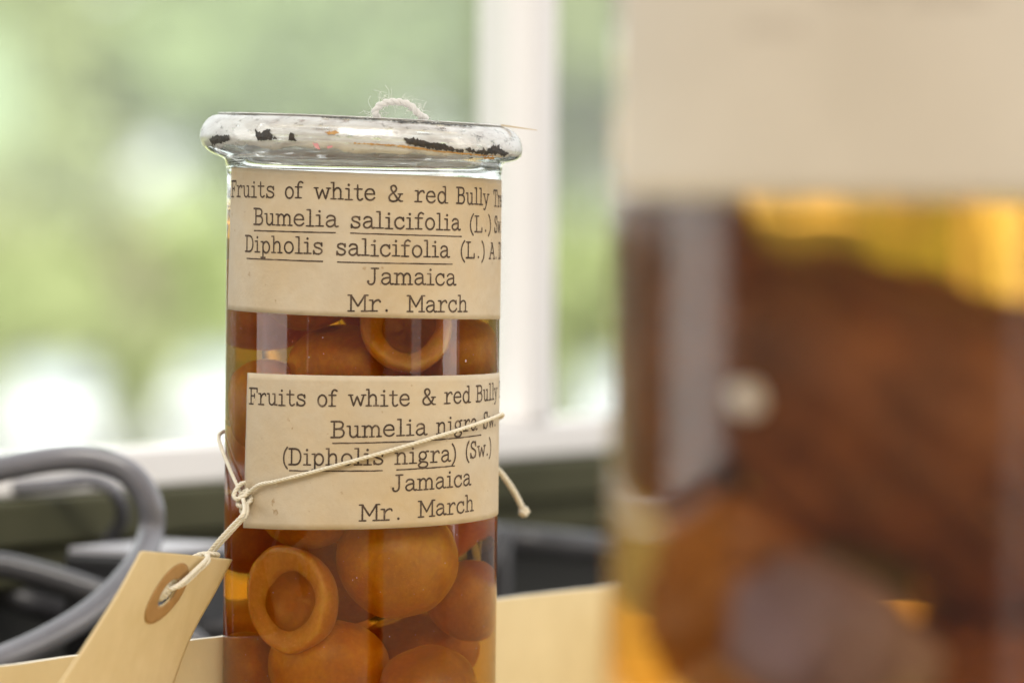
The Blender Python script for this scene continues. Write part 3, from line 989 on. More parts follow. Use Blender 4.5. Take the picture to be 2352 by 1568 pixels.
_sS = [(.55, .52), (.48, .65), (.33, .69), (.18, .64), (.14, .52), (.22, .42), (.38, .36), (.52, .28), (.56, .17), (.49, .04), (.33, -.01), (.17, .04), (.1, .17)]
_cC = [(.58, .5), (.5, .64), (.36, .69), (.2, .62), (.1, .46), (.09, .3), (.14, .13), (.25, .02), (.39, -.01), (.53, .05), (.61, .17)]
GLY = {
 "F": (.80, [L_((.2, 0), (.2, 1)), L_((.05, 1), (.72, 1), (.72, .76)), hs(.2, .5, .52), L_((.5, .64), (.5, .40)), hs(.04, .40, 0)]),
 "r": (.68, [L_((.22, 0), (.22, .68)), hs(.04, .46, 0), hs(.06, .22, .68), C_((.22, .40), (.31, .58), (.44, .68), (.55, .68), (.6, .58))]),
 "u": (.80, [C_((.18, .68), (.18, .4), (.19, .17), (.25, .04), (.37, -.01), (.49, .05), (.58, .2)), L_((.58, .68), (.58, 0)), hs(.03, .18, .68), hs(.43, .58, .68), hs(.58, .74, 0)]),
 "i": (.52, [L_((.26, 0), (.26, .68)), hs(.08, .26, .68), hs(.05, .47, 0), D_(.25, .93)]),
 "t": (.60, [C_((.25, .93), (.25, .5), (.25, .18), (.3, .03), (.41, -.01), (.53, .07)), hs(.06, .5, .68)]),
 "s": (.68, [C_(*_sS), L_((.55, .68), (.55, .5)), L_((.1, .2), (.1, 0))]),
 "o": (.74, [C_(*ell(.37, .34, .27, .35))]),
 "f": (.62, [C_((.25, 0), (.25, .5), (.25, .82), (.32, .97), (.44, 1.02), (.56, .95)), hs(.06, .5, .68), hs(.06, .47, 0)]),
 "w": (1.0, [L_((.11, .68), (.29, 0), (.5, .6), (.71, 0), (.89, .68)), hs(0, .24, .68), hs(.76, 1.0, .68)]),
 "h": (.82, [L_((.18, 0), (.18, 1.02)), hs(.04, .18, 1.02), C_((.18, .46), (.28, .62), (.41, .69), (.54, .64), (.6, .48), (.6, .2), (.6, 0)), hs(.03, .33, 0), hs(.46, .75, 0)]),
 "n": (.82, [L_((.18, 0), (.18, .68)), hs(.04, .18, .68), C_((.18, .46), (.28, .62), (.41, .69), (.54, .64), (.6, .48), (.6, .2), (.6, 0)), hs(.03, .33, 0), hs(.46, .75, 0)]),
 "e": (.74, [hs(.1, .62, .37), C_((.62, .37), (.59, .54), (.49, .66), (.36, .69), (.22, .64), (.12, .5), (.09, .33), (.13, .16), (.23, .04), (.37, -.01), (.52, .03), (.63, .14))]),
 "d": (.82, [C_(*ell(.35, .34, .25, .35)), L_((.6, 0), (.6, 1.02)), hs(.44, .6, 1.02), hs(.6, .77, 0)]),
 "&": (.92, [C_((.8, .45), (.70, .2), (.54, .03), (.34, -.02), (.17, .05), (.11, .22), (.18, .38), (.36, .52), (.5, .66), (.54, .8), (.47, .94), (.36, .98), (.25, .92), (.22, .8), (.28, .64), (.45, .40), (.64, .13), (.80, 0)), hs(.66, .92, .45), hs(.8, .92, 0)]),
 "B": (.86, [L_((.2, 0), (.2, 1)), C_((.04, 1), (.3, 1), (.5, .99), (.63, .92), (.67, .78), (.62, .62), (.48, .54), (.34, .53), (.2, .53)), C_((.48, .54), (.65, .46), (.72, .28), (.66, .09), (.5, .0), (.3, 0), (.04, 0))]),
 "l": (.52, [L_((.26, 0), (.26, 1.02)), hs(.08, .26, 1.02), hs(.05, .47, 0)]),
 "y": (.80, [L_((.12, .68), (.42, .02)), C_((.68, .68), (.52, .28), (.40, -.02), (.30, -.22), (.2, -.3), (.08, -.27)), hs(0, .26, .68), hs(.55, .82, .68)]),
 "T": (.82, [L_((.41, 0), (.41, 1)), L_((.07, .76), (.07, 1), (.75, 1), (.75, .76)), hs(.24, .58, 0)]),
 "m": (1.08, [L_((.16, 0), (.16, .68)), hs(.02, .16, .68), C_((.16, .48), (.25, .63), (.36, .69), (.47, .63), (.53, .48), (.53, .2), (.53, 0)), C_((.53, .48), (.62, .63), (.73, .69), (.84, .63), (.9, .48), (.9, .2), (.9, 0)), hs(.03, .30, 0), hs(.41, .66, 0), hs(.78, 1.04, 0)]),
 "a": (.76, [C_((.13, .55), (.21, .66), (.36, .69), (.5, .63), (.55, .5), (.55, .25), (.56, .08), (.62, 0), (.72, .02)), C_((.55, .42), (.36, .39), (.18, .32), (.11, .18), (.17, .04), (.3, -.01), (.44, .05), (.55, .18))]),
 "c": (.70, [C_(*_cC), L_((.58, .68), (.58, .48))]),
 "(": (.44, [C_((.36, 1.10), (.22, .88), (.14, .6), (.13, .3), (.2, .0), (.36, -.24))]),
 ")": (.44, [C_((.08, 1.10), (.22, .88), (.30, .6), (.31, .3), (.24, .0), (.08, -.24))]),
 "L": (.80, [L_((.2, 0), (.2, 1)), hs(.04, .38, 1), L_((.04, 0), (.68, 0), (.68, .26))]),
 ".": (.50, [D_(.25, .05)]),
 "S": (.80, [C_(*[(x * 1.1, y * 1.45 + (0 if y > 0 else 0)) for x, y in _sS]), L_((.6, 1), (.6, .74)), L_((.11, .27), (.11, 0))]),
 "D": (.90, [L_((.2, 0), (.2, 1)), C_((.04, 1), (.3, 1), (.48, .99), (.64, .91), (.74, .72), (.77, .5), (.74, .28), (.64, .09), (.48, .01), (.3, 0), (.04, 0))]),
 "p": (.82, [L_((.2, .68), (.2, -.32)), hs(.04, .2, .68), hs(.04, .38, -.32), C_(*ell(.44, .34, .25, .35))]),
 "J": (.76, [C_((.48, 1), (.48, .6), (.48, .26), (.43, .07), (.31, -.01), (.19, .02), (.12, .14)), hs(.30, .68, 1), D_(.14, .17)]),
 "M": (1.04, [L_((.17, 0), (.17, 1), (.52, .30), (.87, 1), (.87, 0)), hs(.02, .2, 1), hs(.84, 1.02, 1), hs(.02, .34, 0), hs(.70, 1.02, 0)]),
 "g": (.78, [C_(*ell(.33, .45, .21, .24)), C_((.48, .62), (.56, .70), (.68, .70)), C_((.2, .26), (.13, .15), (.22, .07), (.42, .05), (.59, -.01), (.63, -.14), (.54, -.26), (.34, -.31), (.15, -.26), (.08, -.15), (.15, -.05), (.25, .04))]),
 "A": (.92, [L_((.11, 0), (.46, 1), (.81, 0)), hs(.23, .69, .35), hs(0, .27, 0), hs(.64, .92, 0), hs(.3, .46, 1)]),
 "C": (.80, [C_(*[(x * 1.15, y * 1.45) for x, y in _cC]), L_((.67, 1), (.67, .7))]),
}


def typed(parent, words, r, cap=2.82, sw=0.335, seed=1):
    """typewriter words laid on the curved label; each word: text, angle from, angle to, base height from, to"""
    rnd = random.Random(seed)
    V = []; F = []
    lay = [0]

    def ribbon(pts, w, conv):
        """pts in glyph space -> strip of quads with soft, slightly uneven edges"""
        P = [Vector(p) for p in pts]
        out = []
        for a, b in zip(P[:-1], P[1:]):
            n = max(1, int((b - a).length / 0.16))
            for k in range(n):
                out.append(a.lerp(b, k / n))
        out.append(P[-1])
        T = []
        for i in range(len(out)):
            d = out[min(i + 1, len(out) - 1)] - out[max(i - 1, 0)]
            T.append(d.normalized() if d.length > 1e-9 else Vector((1, 0)))
        out[0] = out[0] - T[0] * w * 0.42
        out[-1] = out[-1] + T[-1] * w * 0.42
        lay[0] = (lay[0] + 1) % 9
        rr = r + 0.004 * lay[0]
        i0 = len(V)
        for i, p in enumerate(out):
            n = Vector((-T[i].y, T[i].x))
            hw = w * 0.5 * (1 + rnd.uniform(-0.13, 0.13)) * (0.72 if i in (0, len(out) - 1) else 1)
            V.append(conv(p + n * hw, rr)); V.append(conv(p - n * hw, rr))
        for i in range(len(out) - 1):
            a = i0 + 2 * i
            F.append((a, a + 1, a + 3, a + 2))

    for text, t0, t1, z0, z1 in words:
        if text == "_":
            def conv(p, rr): return cylp(p.x, p.y, rr)
            n = 24
            lay[0] = (lay[0] + 1) % 9
            rr = r + 0.004 * lay[0]
            i0 = len(V)
            for i in range(n + 1):
                t = i / n
                th = t0 + (t1 - t0) * t; z = z0 + (z1 - z0) * t + rnd.uniform(-0.02, 0.02)
                w = 0.115 * (1 + rnd.uniform(-0.2, 0.2))
                V.append(cylp(th, z + w, rr)); V.append(cylp(th, z - w, rr))
            for i in range(n):
                a = i0 + 2 * i
                F.append((a, a + 1, a + 3, a + 2))
            continue
        wsum = sum(GLY[c][0] for c in text) - 0.06
        kx = (t1 - t0) / wsum                       # degrees per glyph unit
        x = -0.03
        wdeg = kx * R_(1) * r                       # mm per glyph unit along the arc
        for c in text:
            gw, strokes = GLY[c]
            dz = rnd.uniform(-0.05, 0.05)
            for kind, p in strokes:
                def conv(q, rr, x=x, dz=dz):
                    gx = x + q.x / wdeg
                    t = gx / wsum
                    return cylp(t0 + gx * kx, z0 + (z1 - z0) * t + dz + q.y, rr)
                if kind == "d":
                    cx_, cy_ = p[0] * wdeg, p[1] * cap
                    lay[0] = (lay[0] + 1) % 9
                    rr = r + 0.004 * lay[0]
                    i0 = len(V); n = 14
                    V.append(conv(Vector((cx_, cy_)), rr))
                    for k in range(n):
                        a = 2 * PI * k / n
                        V.append(conv(Vector((cx_ + math.cos(a) * sw * 0.72, cy_ + math.sin(a) * sw * 0.72)), rr))
                    for k in range(n):
                        F.append((i0, i0 + 1 + k, i0 + 1 + (k + 1) % n))
                    continue
                pts = [(q[0] * wdeg, q[1] * cap) for q in p]
                if kind == "c":
                    pts = [(q.x, q.y) for q in catmull([Vector((a, b, 0)) for a, b in pts], 6)]
                ribbon(pts, sw if kind == "c" or len(p) > 2 or abs(p[0][1] - p[1][1]) > 0.1 else sw * 0.85, conv)
            x += gw
    o = mesh_obj("typed_text", V, F, M["ink"], parent, False)
    bm = bmesh.new(); bm.from_mesh(o.data)
    bm.normal_update()
    flip = [f for f in bm.faces if f.normal.dot(Vector((f.calc_center_median().x, f.calc_center_median().y, 0))) < 0]
    bmesh.ops.reverse_faces(bm, faces=flip)
    bm.to_mesh(o.data); bm.free()
    return o


T1 = [("Fruits", -70.9, -37.7, 134.63, 134.63), ("of", -32.7, -24.0, 134.58, 134.55), ("white", -18.9, 6.4, 134.50, 134.36), ("&", 11.3, 17.2, 134.20, 134.18), ("red", 22.7, 38.3, 134.10, 133.97),
      ("Bully", 42.8, 65.3, 133.87, 133.60), ("Tree", 70.4, 91, 133.45, 133.2), ("Bumelia", -50.1, -8.8, 129.71, 129.60), ("_", -49.9, -9.8, 128.61, 128.47), ("salicifolia", -3.9, 45.1, 129.44, 129.10),
      ("_", -3.9, 46.0, 128.42, 127.94), ("(L.)", 50.5, 68.0, 128.86, 128.72), ("Sw.", 71.7, 86, 128.66, 128.5), ("Dipholis", -56.2, -14.9, 124.80, 124.66), ("_", -55.1, -15.0, 123.58, 123.34),
      ("salicifolia", -9.7, 39.4, 124.55, 124.27), ("_", -9.2, 41.0, 123.26, 122.98), ("(L.)", 45.1, 62.3, 124.10, 123.99), ("A.", 66.3, 76.2, 123.95, 123.86), ("DC.", 79, 95, 123.83, 123.7),
      ("Jamaica", 2.8, 43.0, 119.42, 119.32), ("Mr.", -4.4, 13.0, 114.58, 114.60), ("March", 19.9, 50.1, 114.58, 114.48)]
T2 = [("Fruits", -52.2, -21.7, 97.50, 97.55), ("of", -17.0, -8.5, 97.57, 97.62), ("white", -3.7, 21.6, 97.65, 97.83), ("&", 26.7, 32.8, 97.90, 97.92), ("red", 37.4, 52.7, 98.10, 98.18),
      ("Bully", 56.4, 79.0, 98.24, 98.45), ("Tree", 84, 104, 98.5, 98.7), ("Bumelia", -11.0, 29.3, 92.05, 92.61), ("_", -10.5, 26.9, 90.97, 91.45), ("nigra", 33.7, 57.5, 92.70, 93.20), ("_", 27.1, 60.6, 91.47, 92.15),
      ("Sw.", 62.2, 77, 93.28, 93.5), ("(Dipholis", -32.7, 10.8, 86.92, 87.35), ("_", -29.3, 10.3, 85.87, 86.20), ("nigra)", 15.3, 44.3, 87.38, 87.75), ("_", 15.9, 43.4, 86.33, 86.85),
      ("(Sw.)", 49.5, 70.7, 88.05, 88.44), ("Jamaica", 13.8, 53.4, 82.48, 83.28), ("Mr.", 1.0, 18.8, 77.25, 77.55), ("March", 25.7, 55.6, 77.88, 78.60)]
la = label_mesh(jar, 25.03, -73.8, 118, lambda t: 139.15 - 0.0125 * t if t > -200 else 0, lambda t: 113.5 - 0.0085 * t, M["paper"], skew=-4.6, seed=3)
la["label"] = "upper cream paper label with five lines of typing"
typed(la, T1, 25.15, seed=3)
lb = label_mesh(jar, 25.03, -54.9, 118, lambda t: 103.05 + 0.0005 * t, lambda t: 75.68 + 0.0140 * t + 0.00004 * t * t, M["paper"], skew=-2.0, seed=4)
lb["label"] = "lower cream paper label crossed by the twine"
typed(lb, T2, 25.15, seed=4)

# dust and small pale chips stuck on the glass
rd = random.Random(77)
V = []; F = []
for k in range(90):
    th = rd.uniform(-80, 80)
    z = rd.choice([rd.uniform(38, 75), rd.uniform(38, 75), rd.uniform(103.6, 112.8)])
    a = rd.uniform(0.03, 0.085) if k else 0.22
    if k == 0: th, z = 49.5, 105.6
    i0 = len(V); n = 6
    V.append(cylp(th, z, 25.09))
    for q in range(n):
        w = 2 * PI * q / n
        V.append(cylp(th + math.degrees(math.cos(w) * a * rd.uniform(0.6, 1.3) / 25), z + math.sin(w) * a * rd.uniform(0.7, 1.6), 25.03))
    for q in range(n):
        F.append((i0, i0 + 1 + q, i0 + 1 + (q + 1) % n))
dm = pbr("pale_dust", [(0.3, (0.62, 0.55, 0.46)), (0.7, (0.76, 0.70, 0.62))], 900, 0.9)
tag(mesh_obj("dust", V, F, dm, jar, False), kind="stuff")

# ------------------------------------------------------------------ fruits inside the jar
FRG = "fruits packed in the specimen jar"


def fruit_mesh(seed, half=False):
    rnd = random.Random(seed)
    ph = [rnd.uniform(0, 6.28) for _ in range(6)]

    def wob(d):
        return 1 + 0.05 * math.sin(2.1 * d[0] + ph[0]) * math.cos(1.7 * d[1] + ph[1]) + 0.03 * math.sin(3.3 * d[2] + ph[2]) + 0.012 * math.sin(7 * d[0] + 5 * d[1] + ph[3])
    n = 56
    if not half:
        prof = [(math.sin(PI * k / 28), -math.cos(PI * k / 28)) for k in range(29)]
        prof[0] = (0, -1); prof[-1] = (0, 1)
        # a shallow dimple at the stalk end
        prof = [(r, z * (1 - 0.10 * math.exp(-(r / 0.22) ** 2)) if z > 0 else z) for r, z in prof]
        V, F = lathe(prof, n)
        V = [tuple(c * wob(v) for c in v) for v in V]
        return V, F
    outer = [(math.sin(PI / 2 * k / 16), -math.cos(PI / 2 * k / 16)) for k in range(17)]
    outer[0] = (0, -1)
    rimp = [(0.995, 0.03), (0.975, 0.07), (0.94, 0.095), (0.86, 0.09), (0.74, 0.055), (0.65, 0.02), (0.595, -0.01), (0.56, -0.05)]
    V, F = lathe(outer + rimp, n)
    V = [tuple(c * wob(v) for c in v) for v in V]
    cav = [(0.56, -0.05)] + [(0.56 * math.cos(PI / 2 * k / 8), -0.05 - 0.36 * math.sin(PI / 2 * k / 8)) for k in range(1, 8)] + [(0, -0.40)]
    V2, F2 = lathe(cav, n)

    def ragged(v):
        """uneven hollow, set off the middle of the cut face"""
        rr = math.hypot(v[0], v[1])
        if rr < 1e-6 or v[2] < -0.45: return v
        a = math.atan2(v[1], v[0])
        k = max(0.0, min(1.0, (0.86 - rr) / 0.26))
        g = 1 + k * (0.06 * math.sin(2 * a + ph[0]) + 0.022 * math.sin(4 * a + ph[1]) + 0.008 * math.sin(9 * a + ph[2]))
        return (v[0] * g + 0.05 * k, v[1] * g - 0.04 * k, v[2] + k * 0.012 * math.sin(5 * a + ph[4]))
    nO = 1 + 16 * n
    V = [v if q < nO else ragged(v) for q, v in enumerate(V)]
    V2 = [ragged(v) for v in V2]
    V2 = [tuple(c * wob(v) for c in v) for v in V2]
    return (V, F), (V2, F2)


whole_me = []
for s in range(4):
    V, F = fruit_mesh(20 + s)
    for mk in ("fruit_a", "fruit_b"):
        me = bpy.data.meshes.new("fruit")
        me.from_pydata(V, [], F); me.update()
        me.polygons.foreach_set("use_smooth", [True] * len(me.polygons))
        me.materials.append(M[mk])
        whole_me.append(me)
fixed = []     # (x,y,z,r) in mm, z above the table
rndf = random.Random(99)


def place_fruit(x, y, z, r, label, mi, squash=1.0):
    o = bpy.data.objects.new("fruit", whole_me[mi % len(whole_me)])
    COL.objects.link(o)
    o.location = (x * mm, y * mm, z * mm)
    o.scale = (r * mm, r * mm, r * squash * mm)
    o.rotation_euler = (rndf.uniform(-0.5, 0.5), rndf.uniform(-0.5, 0.5), rndf.uniform(0, 6.28))
    tag(o, label, "fruit", FRG)
    fixed.append((x, y, z, r))
    return o


def place_half(x, y, z, r, face, label, seed):
    (V, F), (V2, F2) = fruit_mesh(seed, True)
    root = mesh_obj("halved_fruit", V, F, M["flesh"])
    hol = mesh_obj("seed_hollow", V2, F2, M["cavity"], root)
    root.location = (x * mm, y * mm, z * mm)
    root.scale = (r * mm * 0.93, r * mm * 1.05, r * mm)
    root.rotation_euler = Vector(face).to_track_quat("Z", "Y").to_euler()
    tag(root, label, "fruit", FRG)
    fixed.append((x - face[0] * 4, y - face[1] * 4, z - face[2] * 4, r * 0.85))
    return root


place_half(7.6, -16.3, 112.3, 8.3, Vector((0.18, -0.92, 0.22)).normalized(), "halved fruit with round hollow, just under the upper label", 31)
place_half(-11.6, -14.8, 62.6, 9.0, Vector((-0.62, -0.78, 0.05)).normalized(), "halved fruit with large dark oval hollow, lower left in the jar", 32)
place_fruit(-2.6, -7.5, 102.6, 9.0, "round orange brown fruit centred between the two labels", 0)
place_fruit(-13.6, -5.0, 97.0, 8.3, "orange fruit against the left glass, partly behind the lower label", 2)
place_fruit(-8.6, -10.0, 119.8, 8.8, "fruit whose underside peeks out below the upper label", 1)
place_fruit(14.2, -2.5, 105.6, 8.2, "orange fruit against the right glass between the labels", 4)
place_fruit(6.4, -11.6, 69.3, 9.7, "largest whole amber fruit, right of centre under the lower label", 0)
place_fruit(-4.6, -8.2, 49.6, 9.4, "amber fruit low in the jar, right below the halved one", 6)
place_fruit(-9.0, -12.6, 38.5, 7.8, "fruit with bright yellow top at the very bottom of the picture", 4)
place_fruit(-8.0, -10.0, 80.6, 9.0, "fruit directly under the lower label, left of centre", 2)
place_fruit(-15.2, 4.5, 73.0, 7.2, "dark mottled fruit against the left glass by the twine knot", 3)
place_fruit(15.6, 0.5, 61.5, 7.2, "brown fruit against the right glass, behind the largest one", 1)
place_fruit(-14.2, 2.0, 47.5, 7.6, "dull brown fruit at the bottom left edge of the jar", 3)
place_fruit(11.4, -10.6, 45.5, 8.6, "brown fruit at the bottom right of the jar", 5)
# the rest of the jarful, pushed apart so that nothing overlaps
NF = 15
P = []
for k in range(NF):
    a = rndf.uniform(0, 6.28); rr = rndf.uniform(4, 14)
    P.append([rr * math.cos(a), rr * math.sin(a), 14 + 108 * (k + 0.5) / NF, rndf.uniform(7.4, 9.0)])
for it in range(500):
    for i in range(NF):
        p = P[i]
        for j, q in enumerate(P[:i] + P[i + 1:] + [list(f) for f in fixed]):
            dx, dy, dz = p[0] - q[0], p[1] - q[1], p[2] - q[2]
            d = math.sqrt(dx * dx + dy * dy + dz * dz) + 1e-6
            ov = p[3] + q[3] - d
            if ov > 0:
                s = 0.35 * ov / d
                p[0] += dx * s; p[1] += dy * s; p[2] += dz * s
        rad = math.hypot(p[0], p[1]); lim = 22.7 - p[3]
        if rad > lim:
            p[0] *= lim / rad; p[1] *= lim / rad
        p[2] = max(5.2 + p[3], min(132 - p[3], p[2]))
for k, (x, y, z, r) in enumerate(P):
    place_fruit(x, y, z, r, "amber fruit packed behind the front fruits in the jar", k)

# ------------------------------------------------------------------ twine round the jar
TWG = "strings of the specimen jar"
rndt = random.Random(17)
RT = 25.75


def onj(th, z, r=RT):
    a = R_(th)
    return Vector((math.sin(a) * r * mm, -math.cos(a) * r * mm, z * mm))


knot = onj(-52.5, 80.6, 26.2)
pathA = [knot, onj(-44, 83.0, 25.9)]
for i in range(1, 21):
    t = i / 20
    th = -44 + (118 + 44) * t
    # nearly straight across the front, rising to the right
    z = 83.0 + (95.6 - 83.0) * (math.sin(R_(th)) + 0.69) / 1.69 if th < 85 else 95.5 - (th - 85) * 0.06
    pathA.append(onj(th, z))
pathB = [knot, onj(-59, 83.0, 25.9), onj(-68, 86.2, 25.8), onj(-78, 89.0, 25.9), onj(-90, 90.8, 26.1), onj(-104, 91.6), onj(-125, 91.8), onj(-160, 92.4), onj(-200, 93.0), onj(-242, 93.5)]
V, F = twine(catmull(pathA, 10), 0.00037, 0.0024, 3, rnd=rndt, fuzz=8, fl=0.0012)
twine(catmull(pathB, 10), 0.00037, 0.0024, 3, V, F, rnd=rndt, fuzz=5, fl=0.0012)
tw = mesh_obj("twine", V, F, M["twine"])
tag(tw, "cream twine tied slantwise round the specimen jar and knotted at left", "string", TWG)
# knot: a few tight turns
Q = []
for i in range(40):
    t = i / 39
    a = t * 2 * PI * 2.6
    Q.append(Vector((math.cos(a) * 0.0011 + (t - 0.5) * 0.0018, math.sin(a) * 0.0006 - 0.0004, math.sin(a * 1.0 + 0.8) * 0.0011 + (0.5 - t) * 0.0034)) + knot)
V, F = twine(Q, 0.00045, 0.0026, 3, rnd=rndt, fuzz=4, fl=0.0012)
kn = mesh_obj("knot", V, F, M["twine"], tw)
# strands from the knot to the tag
TT = pt(478, 1276, 0.9795)
V, F = twine(catmull([knot, pt(560, 1176, 0.977), pt(530, 1210, 0.977), pt(500, 1243, 0.978), pt(480, 1268, 0.979), TT], 8), 0.00040, 0.0024, 3, rnd=rndt, fuzz=5, fl=0.0015)
twine(catmull([knot + Vector((0.0008, 0, -0.001)), pt(566, 1182, 0.979), pt(540, 1212, 0.9785), pt(509, 1246, 0.979), pt(490, 1268, 0.980), TT + Vector((0.0008, 0.0005, 0))], 8), 0.00036, 0.0024, 3, V, F, rnd=rndt, fuzz=5, fl=0.0015)
mesh_obj("tag_strand", V, F, M["twine"], tw)
# loose end behind the jar
V, F = twine(catmull([onj(118, 93.2, 25.9), onj(112, 90, 26.2), pt(1118, 1060, 1.02), pt(1145, 1080, 1.022), pt(1172, 1115, 1.024), pt(1192, 1150, 1.026), pt(1203, 1176, 1.027)], 8), 0.00062, 0.0028, 3, rnd=rndt, fuzz=4, fl=0.0012)
e0 = pt(1203, 1174, 1.027)
bmv = bmesh.new(); bmesh.ops.create_icosphere(bmv, subdivisions=3, radius=0.00105, matrix=Matrix.Translation(e0))
i0 = len(V)
for v in bmv.verts:
    V.append(v.co + (v.co - e0) * 0.25 * math.sin(v.co.x * 4000) * math.cos(v.co.z * 5000))
bmv.verts.index_update()
for f in bmv.faces:
    F.append(tuple(i0 + v.index for v in f.verts))
bmv.free()
mesh_obj("loose_end", V, F, M["twine"], tw)
# small white loop over the lid
V, F = twine(catmull([pt(872, 274, 0.985), pt(861, 262, 0.984), pt(868, 246, 0.984), pt(886, 236, 0.984), pt(908, 234, 0.984), pt(930, 237, 0.984), pt(948, 247, 0.984), pt(962, 263, 0.984), pt(978, 272, 0.986)], 8),
             0.00072, 0.0025, 2, rnd=rndt, fuzz=90, fl=0.0030)
lp = mesh_obj("string_loop", V, F, M["white_twine"])
tag(lp, "small fuzzy white string loop on top of the jar lid", "string", TWG)

# ------------------------------------------------------------------ manila tag
# control grid: rows from the top edge down, columns from left to right edge (depths bend towards the camera at left)
CG = [[pt(324, 1264, 0.938), pt(428, 1273, 0.961), pt(533, 1284, 0.9835)],
      [pt(271, 1360, 0.932), pt(384, 1362, 0.956), pt(492, 1362, 0.981)],
      [pt(211, 1455, 0.926), pt(328, 1457, 0.951), pt(440, 1457, 0.977)],
      [pt(138, 1568, 0.919), pt(270, 1568, 0.946), pt(399, 1566, 0.973)],
      [pt(58, 1690, 0.912), pt(212, 1690, 0.940), pt(362, 1690, 0.969)],
      [pt(-20, 1815, 0.905), pt(158, 1815, 0.935), pt(330, 1815, 0.966)]]


def cr1(P, t):
    n = len(P) - 1
    s = min(max(t, 0), 0.99999) * n
    i = int(s); f = s - i
    p1, p2 = P[i], P[i + 1]
    p0 = P[i - 1] if i > 0 else p1 * 2 - p2
    p3 = P[i + 2] if i + 2 <= n else p2 * 2 - p1
    return 0.5 * ((2 * p1) + (p2 - p0) * f + (2 * p0 - 5 * p1 + 4 * p2 - p3) * f * f + (3 * p1 - p0 - 3 * p2 + p3) * f ** 3)


def tag_pt(u, v, o=0.0):
    """u across 0..1, v along 0..1; o = offset towards the camera"""
    def q(u, v): return cr1([cr1(row, u) for row in CG], v)
    p = q(u, v)
    if o:
        du = q(min(u + 0.01, 1), v) - q(max(u - 0.01, 0), v); dv = q(u, min(v + 0.01, 1)) - q(u, max(v - 0.01, 0))
        n = du.cross(dv).normalized()
        if n.dot(CAM - p) < 0: n = -n
        p = p + n * o
    return p


# lengths for round shapes
LU = (tag_pt(1, 0.2) - tag_pt(0, 0.2)).length
LV = sum((tag_pt(0.5, (k + 1) / 20) - tag_pt(0.5, k / 20)).length for k in range(20))
HU, HV = 0.49, 0.195


def ring_grid(r0, r1, n, m, o, square=False):
    """rows of points round the hole, from radius r0 to r1 (or out to the tag's edge)"""
    rows = []
    for j in range(m + 1):
        row = []
        for k in range(n):
            a = 2 * PI * k / n
            du, dv = math.cos(a) / LU, math.sin(a) / LV
            if square:
                ts = []
                if du > 1e-9: ts.append((1 - HU) / du)
                if du < -1e-9: ts.append(-HU / du)
                if dv > 1e-9: ts.append((1 - HV) / dv)
                if dv < -1e-9: ts.append(-HV / dv)
                R1 = min(ts)
            else:
                R1 = r1
            rr = r0 + (R1 - r0) * (j / m) ** (1.6 if square else 1)
            row.append(tag_pt(HU + du * rr, HV + dv * rr, o))
        rows.append(row)
    return rows


def rows_mesh(name, rows, mat, parent, thick):
    n = len(rows[0])
    V = [p for row in rows for p in row]
    F = []
    for j in range(len(rows) - 1):
        for k in range(n):
            k2 = (k + 1) % n
            F.append((j * n + k, j * n + k2, (j + 1) * n + k2, (j + 1) * n + k))
    o = mesh_obj(name, V, F, mat, parent)
    bm = bmesh.new(); bm.from_mesh(o.data)
    bmesh.ops.recalc_face_normals(bm, faces=bm.faces)
    bm.to_mesh(o.data); bm.free()
    md = o.modifiers.new("thickness", "SOLIDIFY"); md.thickness = thick; md.offset = 0
    return o


HOLE = 0.0034
tagm = rows_mesh("paper_tag", ring_grid(HOLE, 0, 240, 26, 0.0, True), M["manila"], None, 0.0003)
tag(tagm, "manila card tag with brown ring, tied to the twine at left", "tag")
rows_mesh("reinforcing_ring", ring_grid(HOLE + 0.0001, 0.0077, 96, 6, 0.00028), M["ring"], tagm, 0.0001)
# string through the hole, over the top edge, with a lashing
V, F = twine(catmull([tag_pt(0.52, 0.185, -0.0012), tag_pt(0.53, 0.17, 0.0002), tag_pt(0.56, 0.14, 0.0011), tag_pt(0.63, 0.08, 0.0011), tag_pt(0.70, 0.02, 0.0010), TT + Vector((-0.0004, 0, 0.0003))], 8), 0.00046, 0.0024, 3, rnd=rndt, fuzz=3, fl=0.0012)
twine(catmull([tag_pt(0.62, 0.15, -0.0010), tag_pt(0.54, 0.18, -0.0011), tag_pt(0.46, 0.215, -0.0011), tag_pt(0.42, 0.235, -0.0010)], 6), 0.0011, 0.005, 3, V, F)
twine(catmull([tag_pt(0.58, 0.14, -0.0013), tag_pt(0.49, 0.175, -0.0013), tag_pt(0.42, 0.205, -0.0013), tag_pt(0.38, 0.225, -0.0012)], 6), 0.0011, 0.005, 3, V, F)
twine(catmull([tag_pt(0.64, 0.17, -0.0013), tag_pt(0.57, 0.20, -0.0013), tag_pt(0.50, 0.23, -0.0013)], 6), 0.0011, 0.005, 3, V, F)
twine(catmull([tag_pt(0.50, 0.19, -0.0012), tag_pt(0.505, 0.17, 0.0004), tag_pt(0.53, 0.13, 0.0012), tag_pt(0.60, 0.07, 0.0012), tag_pt(0.67, 0.015, 0.0010), TT], 8), 0.00046, 0.0024, 3, V, F, rnd=rndt, fuzz=3, fl=0.0012)
twine(catmull([TT + Vector((-0.0028, -0.002, -0.0002)), TT + Vector((-0.0012, -0.0012, 0.0004)), TT + Vector((0.0006, -0.0008, 0.0005)), TT + Vector((0.0018, 0.0004, 0.0002)), TT + Vector((0.0006, 0.0012, -0.0003)), TT + Vector((-0.0016, -0.0006, 0.0002))], 8),
      0.00045, 0.0024, 3, V, F, rnd=rndt, fuzz=2, fl=0.0012)
mesh_obj("tag_loop", V, F, M["twine"], tw)

